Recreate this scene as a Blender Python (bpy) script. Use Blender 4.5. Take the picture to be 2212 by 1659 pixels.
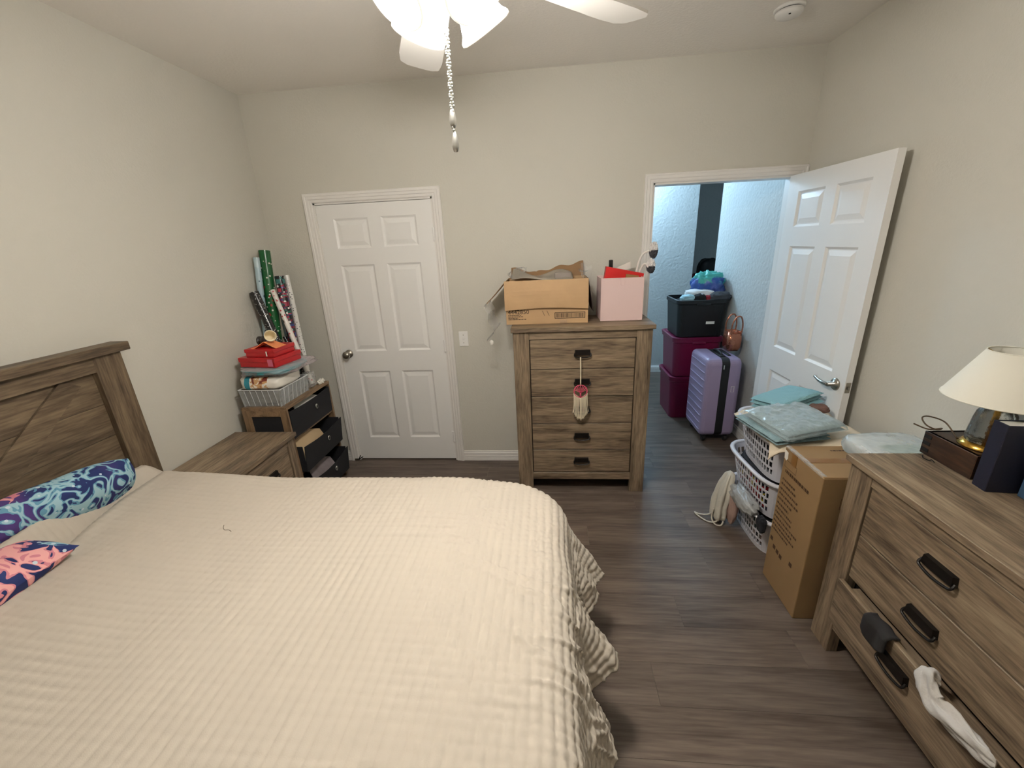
import bpy, bmesh, math, random
import numpy as np
from mathutils import Vector, Matrix, noise as mn

for o in list(bpy.data.objects):
    bpy.data.objects.remove(o)
SC = bpy.context.scene
COL = SC.collection
R = math.radians
random.seed(7)

# ------------------------------------------------------------------ camera
cam_d = bpy.data.cameras.new('camera')
cam_d.sensor_width = 36.0
cam_d.lens = 36.0 * 889.656 / 2212.0
cam_d.clip_start = 0.02
cam = bpy.data.objects.new('camera', cam_d)
COL.objects.link(cam)
cr = Vector((0.9955513, 0.08264678, -0.04524512))
cu = Vector((0.01597995, 0.32514022, 0.94553079))
cf = Vector((-0.09285608, 0.94204742, -0.32237308))
cam.matrix_world = Matrix(((cr.x, cu.x, -cf.x, 0.0), (cr.y, cu.y, -cf.y, 0.0), (cr.z, cu.z, -cf.z, 1.7128), (0, 0, 0, 1)))
SC.camera = cam

# ------------------------------------------------------------------ world / exposure
w = bpy.data.worlds.new('world')
SC.world = w
w.use_nodes = True
w.node_tree.nodes['Background'].inputs[0].default_value = (0.55, 0.6, 0.7, 1)
w.node_tree.nodes['Background'].inputs[1].default_value = 0.05
SC.view_settings.view_transform = 'Standard'
SC.view_settings.look = 'None'
SC.view_settings.gamma = 1.0
SC.view_settings.use_curve_mapping = False
SC.view_settings.exposure = 0.19
SC.cycles.max_bounces = 8
SC.cycles.diffuse_bounces = 4
SC.cycles.glossy_bounces = 3
SC.cycles.transmission_bounces = 6
SC.cycles.caustics_reflective = False
SC.cycles.caustics_refractive = False
FAN_POWER = 7.0          # each of the four bulbs in the fan's light kit
SHADE_GLOW = 80.0         # the frosted shades
HALL_POWER = 60.0        # cool ceiling light out in the hall


# ------------------------------------------------------------------ materials
def lin(c):
    return tuple((x / 255.0 / 12.92) if x / 255.0 <= 0.04045 else ((x / 255.0 + 0.055) / 1.055) ** 2.4 for x in c)


def _new(name):
    m = bpy.data.materials.new(name)
    m.use_nodes = True
    nt = m.node_tree
    return m, nt, nt.nodes['Principled BSDF']


def bump(nt, b, scale, strength, dist=0.002, detail=3.0, coord='Object'):
    tc = nt.nodes.new('ShaderNodeTexCoord')
    n = nt.nodes.new('ShaderNodeTexNoise')
    n.inputs['Scale'].default_value = scale
    n.inputs['Detail'].default_value = detail
    nt.links.new(tc.outputs[coord], n.inputs['Vector'])
    bp = nt.nodes.new('ShaderNodeBump')
    bp.inputs['Strength'].default_value = strength
    bp.inputs['Distance'].default_value = dist
    nt.links.new(n.outputs['Fac'], bp.inputs['Height'])
    nt.links.new(bp.outputs['Normal'], b.inputs['Normal'])
    return n


def mat(name, rgb, rough=0.6, metal=0.0, bmp=None, var=0.0, spec=0.5, alpha=1.0, trans=0.0, coat=0.0):
    m, nt, b = _new(name)
    c = lin(rgb)
    b.inputs['Base Color'].default_value = (*c, 1)
    b.inputs['Roughness'].default_value = rough
    b.inputs['Metallic'].default_value = metal
    b.inputs['Specular IOR Level'].default_value = spec
    b.inputs['Alpha'].default_value = alpha
    b.inputs['Transmission Weight'].default_value = trans
    b.inputs['Coat Weight'].default_value = coat
    n = None
    if bmp:
        n = bump(nt, b, *bmp)
    if var:
        tc = nt.nodes.new('ShaderNodeTexCoord')
        nz = nt.nodes.new('ShaderNodeTexNoise')
        nz.inputs['Scale'].default_value = 6.0
        nz.inputs['Detail'].default_value = 5.0
        nt.links.new(tc.outputs['Object'], nz.inputs['Vector'])
        rp = nt.nodes.new('ShaderNodeValToRGB')
        rp.color_ramp.elements[0].position = 0.3
        rp.color_ramp.elements[1].position = 0.7
        rp.color_ramp.elements[0].color = (*[x * (1 - var) for x in c], 1)
        rp.color_ramp.elements[1].color = (*[min(1, x * (1 + var)) for x in c], 1)
        nt.links.new(nz.outputs['Fac'], rp.inputs['Fac'])
        nt.links.new(rp.outputs['Color'], b.inputs['Base Color'])
    return m


def wood(name, dark, mid, light, axis, stretch=9.0, scale=14.0, rough=0.55, bstr=0.25, tone=0.0):
    m, nt, b = _new(name)
    N = nt.nodes.new
    tc = N('ShaderNodeTexCoord')
    oi = N('ShaderNodeObjectInfo')
    vm = N('ShaderNodeVectorMath')
    vm.operation = 'SCALE'
    vm.inputs[0].default_value = (37.0, 53.0, 71.0)
    nt.links.new(oi.outputs['Random'], vm.inputs['Scale'])
    ad = N('ShaderNodeVectorMath')
    ad.operation = 'ADD'
    nt.links.new(tc.outputs['Object'], ad.inputs[0])
    nt.links.new(vm.outputs['Vector'], ad.inputs[1])
    mp = N('ShaderNodeMapping')
    s = [scale] * 3
    s[axis] = scale / stretch
    mp.inputs['Scale'].default_value = s
    nt.links.new(ad.outputs['Vector'], mp.inputs['Vector'])
    n1 = N('ShaderNodeTexNoise')
    n1.inputs['Scale'].default_value = 1.0
    n1.inputs['Detail'].default_value = 8.0
    n1.inputs['Roughness'].default_value = 0.62
    n1.inputs['Distortion'].default_value = 0.25
    nt.links.new(mp.outputs['Vector'], n1.inputs['Vector'])
    n2 = N('ShaderNodeTexNoise')
    n2.inputs['Scale'].default_value = 5.5
    n2.inputs['Detail'].default_value = 6.0
    nt.links.new(mp.outputs['Vector'], n2.inputs['Vector'])
    mx = N('ShaderNodeMath')
    mx.operation = 'MULTIPLY_ADD'
    mx.inputs[1].default_value = 0.38
    nt.links.new(n2.outputs['Fac'], mx.inputs[0])
    m2 = N('ShaderNodeMath')
    m2.operation = 'MULTIPLY'
    m2.inputs[1].default_value = 0.64
    nt.links.new(n1.outputs['Fac'], m2.inputs[0])
    nt.links.new(m2.outputs[0], mx.inputs[2])
    rp = N('ShaderNodeValToRGB')
    e = rp.color_ramp.elements
    e[0].position = 0.36
    e[0].color = (*lin(dark), 1)
    e[1].position = 0.66
    e[1].color = (*lin(light), 1)
    k = e.new(0.5)
    k.color = (*lin(mid), 1)
    nt.links.new(mx.outputs[0], rp.inputs['Fac'])
    out = rp.outputs['Color']
    if tone:
        hs = N('ShaderNodeHueSaturation')
        mr = N('ShaderNodeMapRange')
        mr.inputs['To Min'].default_value = 1.0 - tone
        mr.inputs['To Max'].default_value = 1.0 + tone
        nt.links.new(oi.outputs['Random'], mr.inputs['Value'])
        nt.links.new(mr.outputs['Result'], hs.inputs['Value'])
        nt.links.new(out, hs.inputs['Color'])
        out = hs.outputs['Color']
    nt.links.new(out, b.inputs['Base Color'])
    b.inputs['Roughness'].default_value = rough
    bp = N('ShaderNodeBump')
    bp.inputs['Strength'].default_value = bstr
    bp.inputs['Distance'].default_value = 0.001
    nt.links.new(mx.outputs[0], bp.inputs['Height'])
    nt.links.new(bp.outputs['Normal'], b.inputs['Normal'])
    return m


def pattern_mat(name, build, rough=0.7):
    m, nt, b = _new(name)
    b.inputs['Roughness'].default_value = rough
    nt.links.new(build(nt), b.inputs['Base Color'])
    return m


def ramp(nt, fac, stops, interp='CONSTANT'):
    rp = nt.nodes.new('ShaderNodeValToRGB')
    rp.color_ramp.interpolation = interp
    e = rp.color_ramp.elements
    e[0].position, e[0].color = stops[0][0], (*lin(stops[0][1]), 1)
    e[1].position, e[1].color = stops[1][0], (*lin(stops[1][1]), 1)
    for p, c in stops[2:]:
        k = e.new(p)
        k.color = (*lin(c), 1)
    nt.links.new(fac, rp.inputs['Fac'])
    return rp.outputs['Color']


def noise_fac(nt, scale, detail=2.0, dist=0.0, off=(0, 0, 0), msc=(1, 1, 1), coord='Object'):
    tc = nt.nodes.new('ShaderNodeTexCoord')
    mp = nt.nodes.new('ShaderNodeMapping')
    mp.inputs['Location'].default_value = off
    mp.inputs['Scale'].default_value = msc
    nt.links.new(tc.outputs[coord], mp.inputs['Vector'])
    n = nt.nodes.new('ShaderNodeTexNoise')
    n.inputs['Scale'].default_value = scale
    n.inputs['Detail'].default_value = detail
    n.inputs['Distortion'].default_value = dist
    nt.links.new(mp.outputs['Vector'], n.inputs['Vector'])
    return n.outputs['Fac']


def voro_fac(nt, scale, off=(0, 0, 0), msc=(1, 1, 1), feature='F1', out='Distance', coord='Object'):
    tc = nt.nodes.new('ShaderNodeTexCoord')
    mp = nt.nodes.new('ShaderNodeMapping')
    mp.inputs['Location'].default_value = off
    mp.inputs['Scale'].default_value = msc
    nt.links.new(tc.outputs[coord], mp.inputs['Vector'])
    n = nt.nodes.new('ShaderNodeTexVoronoi')
    n.feature = feature
    n.inputs['Scale'].default_value = scale
    nt.links.new(mp.outputs['Vector'], n.inputs['Vector'])
    return n.outputs[out]


def mixc(nt, fac, a, b):
    mx = nt.nodes.new('ShaderNodeMix')
    mx.data_type = 'RGBA'
    nt.links.new(fac, mx.inputs['Factor'])
    for v, i in ((a, 6), (b, 7)):
        if isinstance(v, tuple):
            mx.inputs[i].default_value = (*lin(v), 1)
        else:
            nt.links.new(v, mx.inputs[i])
    return mx.outputs[2]


def mathn(nt, op, a, b=None):
    n = nt.nodes.new('ShaderNodeMath')
    n.operation = op
    for v, i in ((a, 0), (b, 1)):
        if v is None:
            continue
        if isinstance(v, (int, float)):
            n.inputs[i].default_value = v
        else:
            nt.links.new(v, n.inputs[i])
    return n.outputs[0]


def plastic_film(name, rgb=(235, 238, 240), opacity=0.3, rough=0.12, bp=(28.0, 0.9, 0.01, 4.0)):
    """thin clear film: mostly see-through, glossy"""
    m, nt, b = _new(name)
    b.inputs['Base Color'].default_value = (*lin(rgb), 1)
    b.inputs['Roughness'].default_value = rough
    b.inputs['Specular IOR Level'].default_value = 0.8
    bump(nt, b, *bp)
    tr = nt.nodes.new('ShaderNodeBsdfTransparent')
    mx = nt.nodes.new('ShaderNodeMixShader')
    fr = nt.nodes.new('ShaderNodeLayerWeight')
    fr.inputs['Blend'].default_value = 0.35
    f = mathn(nt, 'MULTIPLY_ADD', fr.outputs['Facing'], 0.55)
    f.node.inputs[2].default_value = opacity
    nt.links.new(f, mx.inputs[0])
    nt.links.new(tr.outputs[0], mx.inputs[1])
    nt.links.new(b.outputs[0], mx.inputs[2])
    nt.links.new(mx.outputs[0], nt.nodes['Material Output'].inputs[0])
    return m


def emit(name, rgb, strength):
    m, nt, b = _new(name)
    b.inputs['Base Color'].default_value = (0.9, 0.88, 0.84, 1)
    b.inputs['Emission Color'].default_value = (*lin(rgb), 1)
    b.inputs['Emission Strength'].default_value = strength
    b.inputs['Roughness'].default_value = 0.35
    return m


M = {}
M['wall'] = mat('wall_paint', (213, 209, 198), 0.72, bmp=(95.0, 0.28, 0.004, 4.0), spec=0.3)
M['ceiling'] = mat('ceiling_paint', (246, 241, 234), 0.85, bmp=(60.0, 0.35, 0.006, 4.0), spec=0.2)
M['hall'] = mat('hall_paint', (202, 203, 200), 0.6, bmp=(38.0, 0.55, 0.01, 3.0), spec=0.35)
M['white'] = mat('white_paint', (246, 244, 241), 0.38, bmp=(180.0, 0.05, 0.001))
M['trim'] = mat('trim_paint', (238, 234, 229), 0.4)
FD, FM, FL = (68, 57, 49), (95, 82, 72), (118, 104, 93)
M['floor'] = wood('floor_vinyl_wood', FD, FM, FL, 0, 14.0, 16.0, 0.36, 0.12, tone=0.10)
M['subfloor'] = mat('subfloor_dark', (30, 25, 22), 0.9)
WD, WM, WL = (70, 56, 42), (122, 104, 83), (158, 139, 114)
for ax, nm in enumerate('xyz'):
    M['oak_' + nm] = wood('weathered_oak_' + nm, WD, WM, WL, ax, 11.0, 24.0, 0.5, 0.25)
HD = [tuple(int(c * 0.86) for c in t) for t in (WD, WM, WL)]
M['black_metal'] = mat('dark_bronze_metal', (32, 28, 25), 0.4, 0.6)
M['black_fabric'] = mat('black_fabric', (22, 22, 26), 0.95, bmp=(400, 0.3, 0.001))
M['nickel'] = mat('brushed_nickel', (165, 160, 150), 0.3, 1.0)
M['chrome'] = mat('chain_metal', (205, 203, 196), 0.28, 0.9)
M['brass'] = mat('polished_brass', (190, 150, 70), 0.22, 1.0)
M['dark_void'] = mat('dark_gap', (14, 12, 11), 0.9)
M['paper'] = mat('paper', (236, 232, 222), 0.8, var=0.05)


# ------------------------------------------------------------------ object helpers
BASE = {}


def reg(o, base):
    BASE[o] = Vector(base)
    return o


def tag(o, label=None, cat=None, group=None, kind=None):
    if label:
        o['label'] = label
    if cat:
        o['category'] = cat
    if group:
        o['group'] = group
    if kind:
        o['kind'] = kind
    return o


def thing(name, label, cat, loc, group=None, kind=None):
    o = bpy.data.objects.new(name, None)
    o.empty_display_size = 0.05
    o.location = loc
    COL.objects.link(o)
    reg(o, loc)
    return tag(o, label, cat, group, kind)


def make(name, verts, faces, m, parent=None, smooth=False, base=None):
    """verts in world metres; origin goes to the parent's base, or to the mesh's own base"""
    V = np.asarray(verts, dtype=float).reshape(-1, 3)
    if parent is not None:
        b = BASE[parent]
    elif base is not None:
        b = Vector(base)
    else:
        lo, hi = V.min(0), V.max(0)
        b = Vector(((lo[0] + hi[0]) / 2, (lo[1] + hi[1]) / 2, lo[2]))
    me = bpy.data.meshes.new(name)
    me.from_pydata((V - np.array(b)).tolist(), [], [tuple(f) for f in faces])
    me.validate()
    me.update()
    if smooth:
        me.shade_smooth()
    ms = m if isinstance(m, (list, tuple)) else [m]
    for x in ms:
        me.materials.append(M[x] if isinstance(x, str) else x)
    o = bpy.data.objects.new(name, me)
    COL.objects.link(o)
    if parent is not None:
        o.parent = parent
    else:
        o.location = b
    return reg(o, b)


def bm_geo(bm):
    bm.verts.index_update()
    v = [tuple(x.co) for x in bm.verts]
    f = [[y.index for y in x.verts] for x in bm.faces]
    bm.free()
    return v, f


def box_geo(x0, x1, y0, y1, z0, z1, bev=0.0015, seg=1):
    bm = bmesh.new()
    bmesh.ops.create_cube(bm, size=1.0)
    for v in bm.verts:
        v.co = ((x0 + x1) / 2 + v.co.x * (x1 - x0), (y0 + y1) / 2 + v.co.y * (y1 - y0), (z0 + z1) / 2 + v.co.z * (z1 - z0))
    if bev > 0:
        bev = min(bev, 0.45 * min(x1 - x0, y1 - y0, z1 - z0))
        bmesh.ops.bevel(bm, geom=list(bm.edges), offset=bev, segments=seg, profile=0.5, affect='EDGES')
    return bm_geo(bm)


def xf(geo, mtx):
    v, f = geo
    return [tuple(mtx @ Vector(p)) for p in v], f


def merge(*geos):
    V, F = [], []
    for v, f in geos:
        n = len(V)
        V += list(v)
        F += [[i + n for i in q] for q in f]
    return V, F


def box(name, x0, x1, y0, y1, z0, z1, m, parent=None, bev=0.0015, seg=1, smooth=False):
    return make(name, *box_geo(x0, x1, y0, y1, z0, z1, bev, seg), m, parent, smooth)


def lathe_geo(prof, c=(0, 0, 0), n=24, caps=True):
    V, F = [], []
    for r, z in prof:
        for k in range(n):
            a = 2 * math.pi * k / n
            V.append((c[0] + r * math.cos(a), c[1] + r * math.sin(a), c[2] + z))
    for i in range(len(prof) - 1):
        for k in range(n):
            k2 = (k + 1) % n
            F.append((i * n + k, i * n + k2, (i + 1) * n + k2, (i + 1) * n + k))
    if caps:
        F.append(tuple(range(n))[::-1])
        F.append(tuple((len(prof) - 1) * n + k for k in range(n)))
    return V, F


def smooth_path(pts, sub=6):
    P = [Vector(p) for p in pts]
    out = []
    for i in range(len(P) - 1):
        p0 = P[max(i - 1, 0)]
        p1, p2 = P[i], P[i + 1]
        p3 = P[min(i + 2, len(P) - 1)]
        for s in range(sub):
            t = s / sub
            out.append(0.5 * ((2 * p1) + (p2 - p0) * t + (2 * p0 - 5 * p1 + 4 * p2 - p3) * t * t + (3 * p1 - p0 - 3 * p2 + p3) * t ** 3))
    out.append(P[-1])
    return out


def tube_geo(pts, r, n=8, caps=True):
    P = [Vector(p) for p in pts]
    rs = r if isinstance(r, (list, tuple)) else [r] * len(P)
    V, F = [], []
    up = Vector((0.13, 0.21, 0.97))
    for i, p in enumerate(P):
        t = (P[min(i + 1, len(P) - 1)] - P[max(i - 1, 0)]).normalized()
        a = t.cross(up)
        if a.length < 1e-4:
            a = t.cross(Vector((1, 0, 0)))
        a.normalize()
        b = t.cross(a).normalized()
        up = a.cross(t)
        for k in range(n):
            th = 2 * math.pi * k / n
            V.append(tuple(p + rs[i] * (math.cos(th) * a + math.sin(th) * b)))
    for i in range(len(P) - 1):
        for k in range(n):
            k2 = (k + 1) % n
            F.append((i * n + k, i * n + k2, (i + 1) * n + k2, (i + 1) * n + k))
    if caps:
        F.append(tuple(range(n))[::-1])
        F.append(tuple((len(P) - 1) * n + k for k in range(n)))
    return V, F


def sphere_geo(c, r, n=8, m=6):
    rr = r if isinstance(r, (list, tuple)) else (r, r, r)
    prof = []
    V, F = [], []
    for j in range(m + 1):
        ph = math.pi * j / m
        for k in range(n):
            th = 2 * math.pi * k / n
            V.append((c[0] + rr[0] * math.sin(ph) * math.cos(th), c[1] + rr[1] * math.sin(ph) * math.sin(th), c[2] + rr[2] * math.cos(ph)))
    for j in range(m):
        for k in range(n):
            k2 = (k + 1) % n
            F.append((j * n + k, (j + 1) * n + k, (j + 1) * n + k2, j * n + k2))
    return V, F


def lump_geo(c, r, seed=0, amp=0.16, pw=2.6, n=40, m=26, freq=2.2, rot=0.0, flat=None):
    """crumpled soft bundle: superellipsoid with fold noise"""
    V, F = [], []
    e = 2.0 / pw

    def sp(x):
        return math.copysign(abs(x) ** e, x)
    cr_, sr_ = math.cos(rot), math.sin(rot)
    for j in range(m + 1):
        ph = math.pi * j / m
        for k in range(n):
            th = 2 * math.pi * k / n
            d = Vector((sp(math.sin(ph)) * sp(math.cos(th)), sp(math.sin(ph)) * sp(math.sin(th)), sp(math.cos(ph))))
            q = d * freq + Vector((seed * 3.7, seed * 1.9, seed * 5.3))
            f = 1 + amp * (mn.noise(q) + 0.55 * mn.noise(q * 2.3) + 0.35 * (1 - 2 * abs(mn.noise(q * 3.7))))
            p = Vector((d.x * r[0] * f, d.y * r[1] * f, d.z * r[2] * f))
            if flat is not None:
                p.z = max(p.z, -flat)
            V.append((c[0] + p.x * cr_ - p.y * sr_, c[1] + p.x * sr_ + p.y * cr_, c[2] + p.z))
    for j in range(m):
        for k in range(n):
            k2 = (k + 1) % n
            F.append((j * n + k, (j + 1) * n + k, (j + 1) * n + k2, j * n + k2))
    return V, F


def sheet_geo(fn, nu, nv, thick=0.0):
    """surface from fn(u,v) in 0..1, optionally given a thickness along -z-ish normal"""
    P = [[Vector(fn(i / nu, j / nv)) for j in range(nv + 1)] for i in range(nu + 1)]
    V = [tuple(p) for row in P for p in row]
    idx = lambda i, j: i * (nv + 1) + j
    F = [(idx(i, j), idx(i + 1, j), idx(i + 1, j + 1), idx(i, j + 1)) for i in range(nu) for j in range(nv)]
    if thick:
        n = len(V)
        for i in range(nu + 1):
            for j in range(nv + 1):
                du = P[min(i + 1, nu)][j] - P[max(i - 1, 0)][j]
                dv = P[i][min(j + 1, nv)] - P[i][max(j - 1, 0)]
                nn = du.cross(dv)
                nn = nn.normalized() if nn.length > 1e-9 else Vector((0, 0, 1))
                V.append(tuple(P[i][j] - nn * thick))
        F += [tuple(x + n for x in q)[::-1] for q in F]
        rim = [idx(i, 0) for i in range(nu + 1)] + [idx(nu, j) for j in range(1, nv + 1)] + [idx(i, nv) for i in range(nu - 1, -1, -1)] + [idx(0, j) for j in range(nv - 1, 0, -1)]
        for a, b in zip(rim, rim[1:] + rim[:1]):
            F.append((b, a, a + n, b + n))
    return V, F


def text_geo(s, size, mtx, depth=0.0):
    cu_ = bpy.data.curves.new('txt', 'FONT')
    cu_.body = s
    cu_.size = size
    cu_.resolution_u = 2
    o = bpy.data.objects.new('txt', cu_)
    COL.objects.link(o)
    dg = bpy.context.evaluated_depsgraph_get()
    me = o.evaluated_get(dg).to_mesh()
    V = [tuple(mtx @ v.co) for v in me.vertices]
    F = [list(p.vertices) for p in me.polygons]
    o.evaluated_get(dg).to_mesh_clear()
    bpy.data.objects.remove(o)
    bpy.data.curves.remove(cu_)
    return V, F


def frame(o, x, y, z=None):
    """matrix with columns x,y,z at origin o"""
    x, y = Vector(x).normalized(), Vector(y).normalized()
    z = Vector(z).normalized() if z else x.cross(y)
    return Matrix(((x.x, y.x, z.x, o[0]), (x.y, y.y, z.y, o[1]), (x.z, y.z, z.z, o[2]), (0, 0, 0, 1)))


# ------------------------------------------------------------------ room dimensions
XL, XR, YB, YF, HC = -2.041, 1.640, 3.046, -0.64, 2.730
T = 0.115
CL, CR_ = -1.657, -0.793       # closet opening
EL, ER = 0.693, 1.585          # bedroom door opening
OH = 2.045
HY = 5.42                      # hall far wall


def struct(o):
    o['kind'] = 'structure'
    return o


# walls
g = []
for x0, x1 in ((XL - T, CL), (CR_, EL), (ER, XR + T)):
    g.append(box_geo(x0, x1, YB, YB + T, 0, HC, 0))
for x0, x1 in ((CL, CR_), (EL, ER)):
    g.append(box_geo(x0, x1, YB, YB + T, OH, HC, 0))
struct(make('wall_back', *merge(*g), 'wall'))
struct(box('wall_left', XL - T, XL, YF - T, YB, 0, HC, 'wall', bev=0))
struct(box('wall_right', XR, XR + T, YF - T, YB, 0, HC, 'wall', bev=0))
struct(box('wall_front', XL, XR, YF - T, YF, 0, HC, 'wall', bev=0))
struct(box('ceiling', XL - T, XR + T, YF - T, YB + T, HC, HC + 0.1, 'ceiling', bev=0))
# closet back so that the gap under its door is dark
struct(merge and make('wall_closet', *merge(box_geo(CL - 0.1, CR_ + 0.1, YB + 0.7, YB + 0.75, 0, HC, 0), box_geo(CL - 0.15, CL - 0.1, YB + T, YB + 0.75, 0, HC, 0), box_geo(CR_ + 0.1, CR_ + 0.15, YB + T, YB + 0.75, 0, HC, 0)), 'wall'))
# hall
HX0 = -0.30
struct(box('wall_hall_far', HX0, 1.765, HY, HY + 0.12, 0, HC, 'hall', bev=0))
struct(box('wall_hall_right', XR + 0.005, XR + 0.125, YB + T, 4.40, 0, HC, 'hall', bev=0))
struct(box('wall_hall_left', HX0 - 0.12, HX0, YB + T, HY + 0.12, 0, HC, 'hall', bev=0))
struct(make('wall_far_room', *merge(box_geo(1.645, 3.4, 7.0, 7.1, 0, HC, 0), box_geo(3.4, 3.5, 4.3, 7.1, 0, HC, 0), box_geo(1.765, 3.4, 4.28, 4.40, 0, HC, 0), box_geo(1.645, 1.765, HY + 0.12, 7.0, 0, HC, 0)), 'hall'))
struct(box('ceiling_hall', HX0 - 0.12, 3.5, YB + T, 7.1, HC, HC + 0.1, 'ceiling', bev=0))

# floor: subfloor slab + planks laid along X
fl = struct(box('floor', XL - T, 3.5, YF - T, 7.1, -0.05, -0.004, 'subfloor', bev=0))
PW, PL = 0.178, 1.22


def plank_mesh(L):
    v, f = box_geo(0.0002, L - 0.0002, 0.0002, PW - 0.0002, -0.004, 0.0, 0.0005)
    me = bpy.data.meshes.new('plank')
    me.from_pydata(v, [], f)
    me.update()
    me.materials.append(M['floor'])
    return me


full = plank_mesh(PL)
cache = {}
rr = random.Random(3)
row = 0
y = YF
while y < 7.0:
    xs, xe = (XL, XR) if y < YB - 0.05 else (HX0 if y < 5.40 else 1.77, 3.38 if y > 4.35 else XR)
    off = -rr.random() * PL
    x = xs + off
    while x < xe:
        a, b = max(x, xs), min(x + PL, xe)
        L = round(b - a, 3)
        if L > 0.02:
            if abs(L - PL) < 1e-3:
                me = full
            else:
                me = cache.setdefault(L, plank_mesh(L))
            o = bpy.data.objects.new('plank', me)
            COL.objects.link(o)
            o.parent = fl
            o.location = Vector((a, y, 0)) - fl.location
        x += PL
    y += PW
    row += 1


# ------------------------------------------------------------------ trim, baseboards, doors
def casing(name, x0, x1, h, y, label=None, wdt=0.062):
    prof = [(0.0, 0.0), (0.0, 0.010), (0.006, 0.013), (0.020, 0.013), (0.024, 0.017), (0.040, 0.017), (0.044, 0.020), (wdt - 0.004, 0.020), (wdt, 0.016), (wdt, 0.0)]
    n = len(prof)
    V, F = [], []
    for (px, pz, sx, sz) in ((x0, 0.0, -1, 0), (x0, h, -1, 1), (x1, h, 1, 1), (x1, 0.0, 1, 0)):
        for o_, t in prof:
            V.append((px + sx * o_, y - t, pz + sz * o_))
    for s in range(3):
        for k in range(n - 1):
            F.append((s * n + k, s * n + k + 1, (s + 1) * n + k + 1, (s + 1) * n + k))
    F += [tuple(range(n)), tuple(range(3 * n, 4 * n))[::-1]]
    g = [(V, F)]
    # jamb lining inside the opening
    g.append(box_geo(x0 - 0.002, x0 + 0.012, y - 0.001, y + T + 0.001, 0, h, 0))
    g.append(box_geo(x1 - 0.012, x1 + 0.002, y - 0.001, y + T + 0.001, 0, h, 0))
    g.append(box_geo(x0, x1, y - 0.001, y + T + 0.001, h - 0.012, h + 0.002, 0))
    o = make(name, *merge(*g), 'trim')
    return struct(o)


casing('trim_1', CL, CR_, OH, YB)
casing('trim_2', EL, ER, OH, YB, wdt=0.055)


def baseboard(name, p0, p1, nrm, h=0.088, m='trim'):
    prof = [(0, 0), (0.013, 0), (0.013, 0.022), (0.011, 0.025), (0.013, 0.028), (0.013, 0.046), (0.011, 0.049), (0.013, 0.052), (0.012, 0.07), (0.008, 0.074), (0.006, h), (0, h)]
    V, F = [], []
    n = len(prof)
    for p in (p0, p1):
        for t, z in prof:
            V.append((p[0] + nrm[0] * t, p[1] + nrm[1] * t, z))
    for k in range(n):
        F.append((k, (k + 1) % n, n + (k + 1) % n, n + k))
    F += [tuple(range(n)), tuple(range(n, 2 * n))[::-1]]
    return struct(make(name, V, F, m))


baseboard('baseboard_back', (CR_ + 0.062, YB), (EL - 0.055, YB), (0, -1))
baseboard('baseboard_back_corner', (XL, YB), (CL - 0.062, YB), (0, -1))
baseboard('baseboard_left', (XL, YF), (XL, YB), (1, 0))
baseboard('baseboard_right', (XR, YF), (XR, YB - 0.02), (-1, 0))
baseboard('baseboard_hall_far', (HX0, HY), (1.765, HY), (0, -1))
baseboard('baseboard_hall_right', (XR + 0.005, YB + T), (XR + 0.005, 4.40), (-1, 0))


def door_leaf(W, H, TH, root, mfront='white'):
    """six-panel moulded door in local metres: x 0..W, y 0 (front) .. TH, z 0..H; panels are parts of their own"""
    st, ml = 0.115 * W / 0.83, 0.095
    pw = (W - 2 * st - ml) / 2
    xs = [0, st, st + pw, st + pw + ml, W - st, W]
    zs = [0, 0.20, 0.20 + 0.585, 0.20 + 0.585 + 0.165, 0.95 + 0.655, 0.95 + 0.655 + 0.115, 1.72 + 0.205, H]
    b = BASE[root]
    V, F = [], []

    def q(p):
        n = len(V)
        V.extend(p)
        F.append((n, n + 1, n + 2, n + 3))
    dep, ins = 0.009, 0.013
    panels = []
    for i in range(5):
        for j in range(7):
            x0, x1, z0, z1 = xs[i], xs[i + 1], zs[j], zs[j + 1]
            hole = i in (1, 3) and j in (1, 3, 5)
            for yy, s in ((0.0, 1), (TH, -1)):
                if not hole:
                    q([(x0, yy, z0), (x1, yy, z0), (x1, yy, z1), (x0, yy, z1)][::s])
                else:
                    yd = yy + s * dep
                    o_ = [(x0, yy, z0), (x1, yy, z0), (x1, yy, z1), (x0, yy, z1)]
                    i_ = [(x0 + ins, yd, z0 + ins), (x1 - ins, yd, z0 + ins), (x1 - ins, yd, z1 - ins), (x0 + ins, yd, z1 - ins)]
                    for k in range(4):
                        k2 = (k + 1) % 4
                        q([o_[k], o_[k2], i_[k2], i_[k]][::s])
            if hole:
                panels.append((x0 + ins, x1 - ins, z0 + ins, z1 - ins))
    for (a, c) in (((0, 0), (W, 0)), ((W, 0), (W, H)), ((W, H), (0, H)), ((0, H), (0, 0))):
        q([(a[0], 0, a[1]), (a[0], TH, a[1]), (c[0], TH, c[1]), (c[0], 0, c[1])])
    Vw = [tuple(Vector(v) + b) for v in V]
    make('door_slab', Vw, F, mfront, root)
    for (x0, x1, z0, z1) in panels:
        V2, F2 = [], []
        for yy, s in ((0.0, 1), (TH, -1)):
            n = len(V2)
            for ii, dd in ((0.0, dep), (0.006, dep), (0.034, 0.0025)):
                V2 += [(x0 + ii, yy + s * dd, z0 + ii), (x1 - ii, yy + s * dd, z0 + ii), (x1 - ii, yy + s * dd, z1 - ii), (x0 + ii, yy + s * dd, z1 - ii)]
            for k in range(4):
                k2 = (k + 1) % 4
                for L in (0, 4):
                    F2.append((n + L + k, n + L + k2, n + L + 4 + k2, n + L + 4 + k)[::s])
            F2.append((n + 8, n + 9, n + 10, n + 11)[::s])
        make('panel', [tuple(Vector(v) + b) for v in V2], F2, mfront, root)


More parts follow.
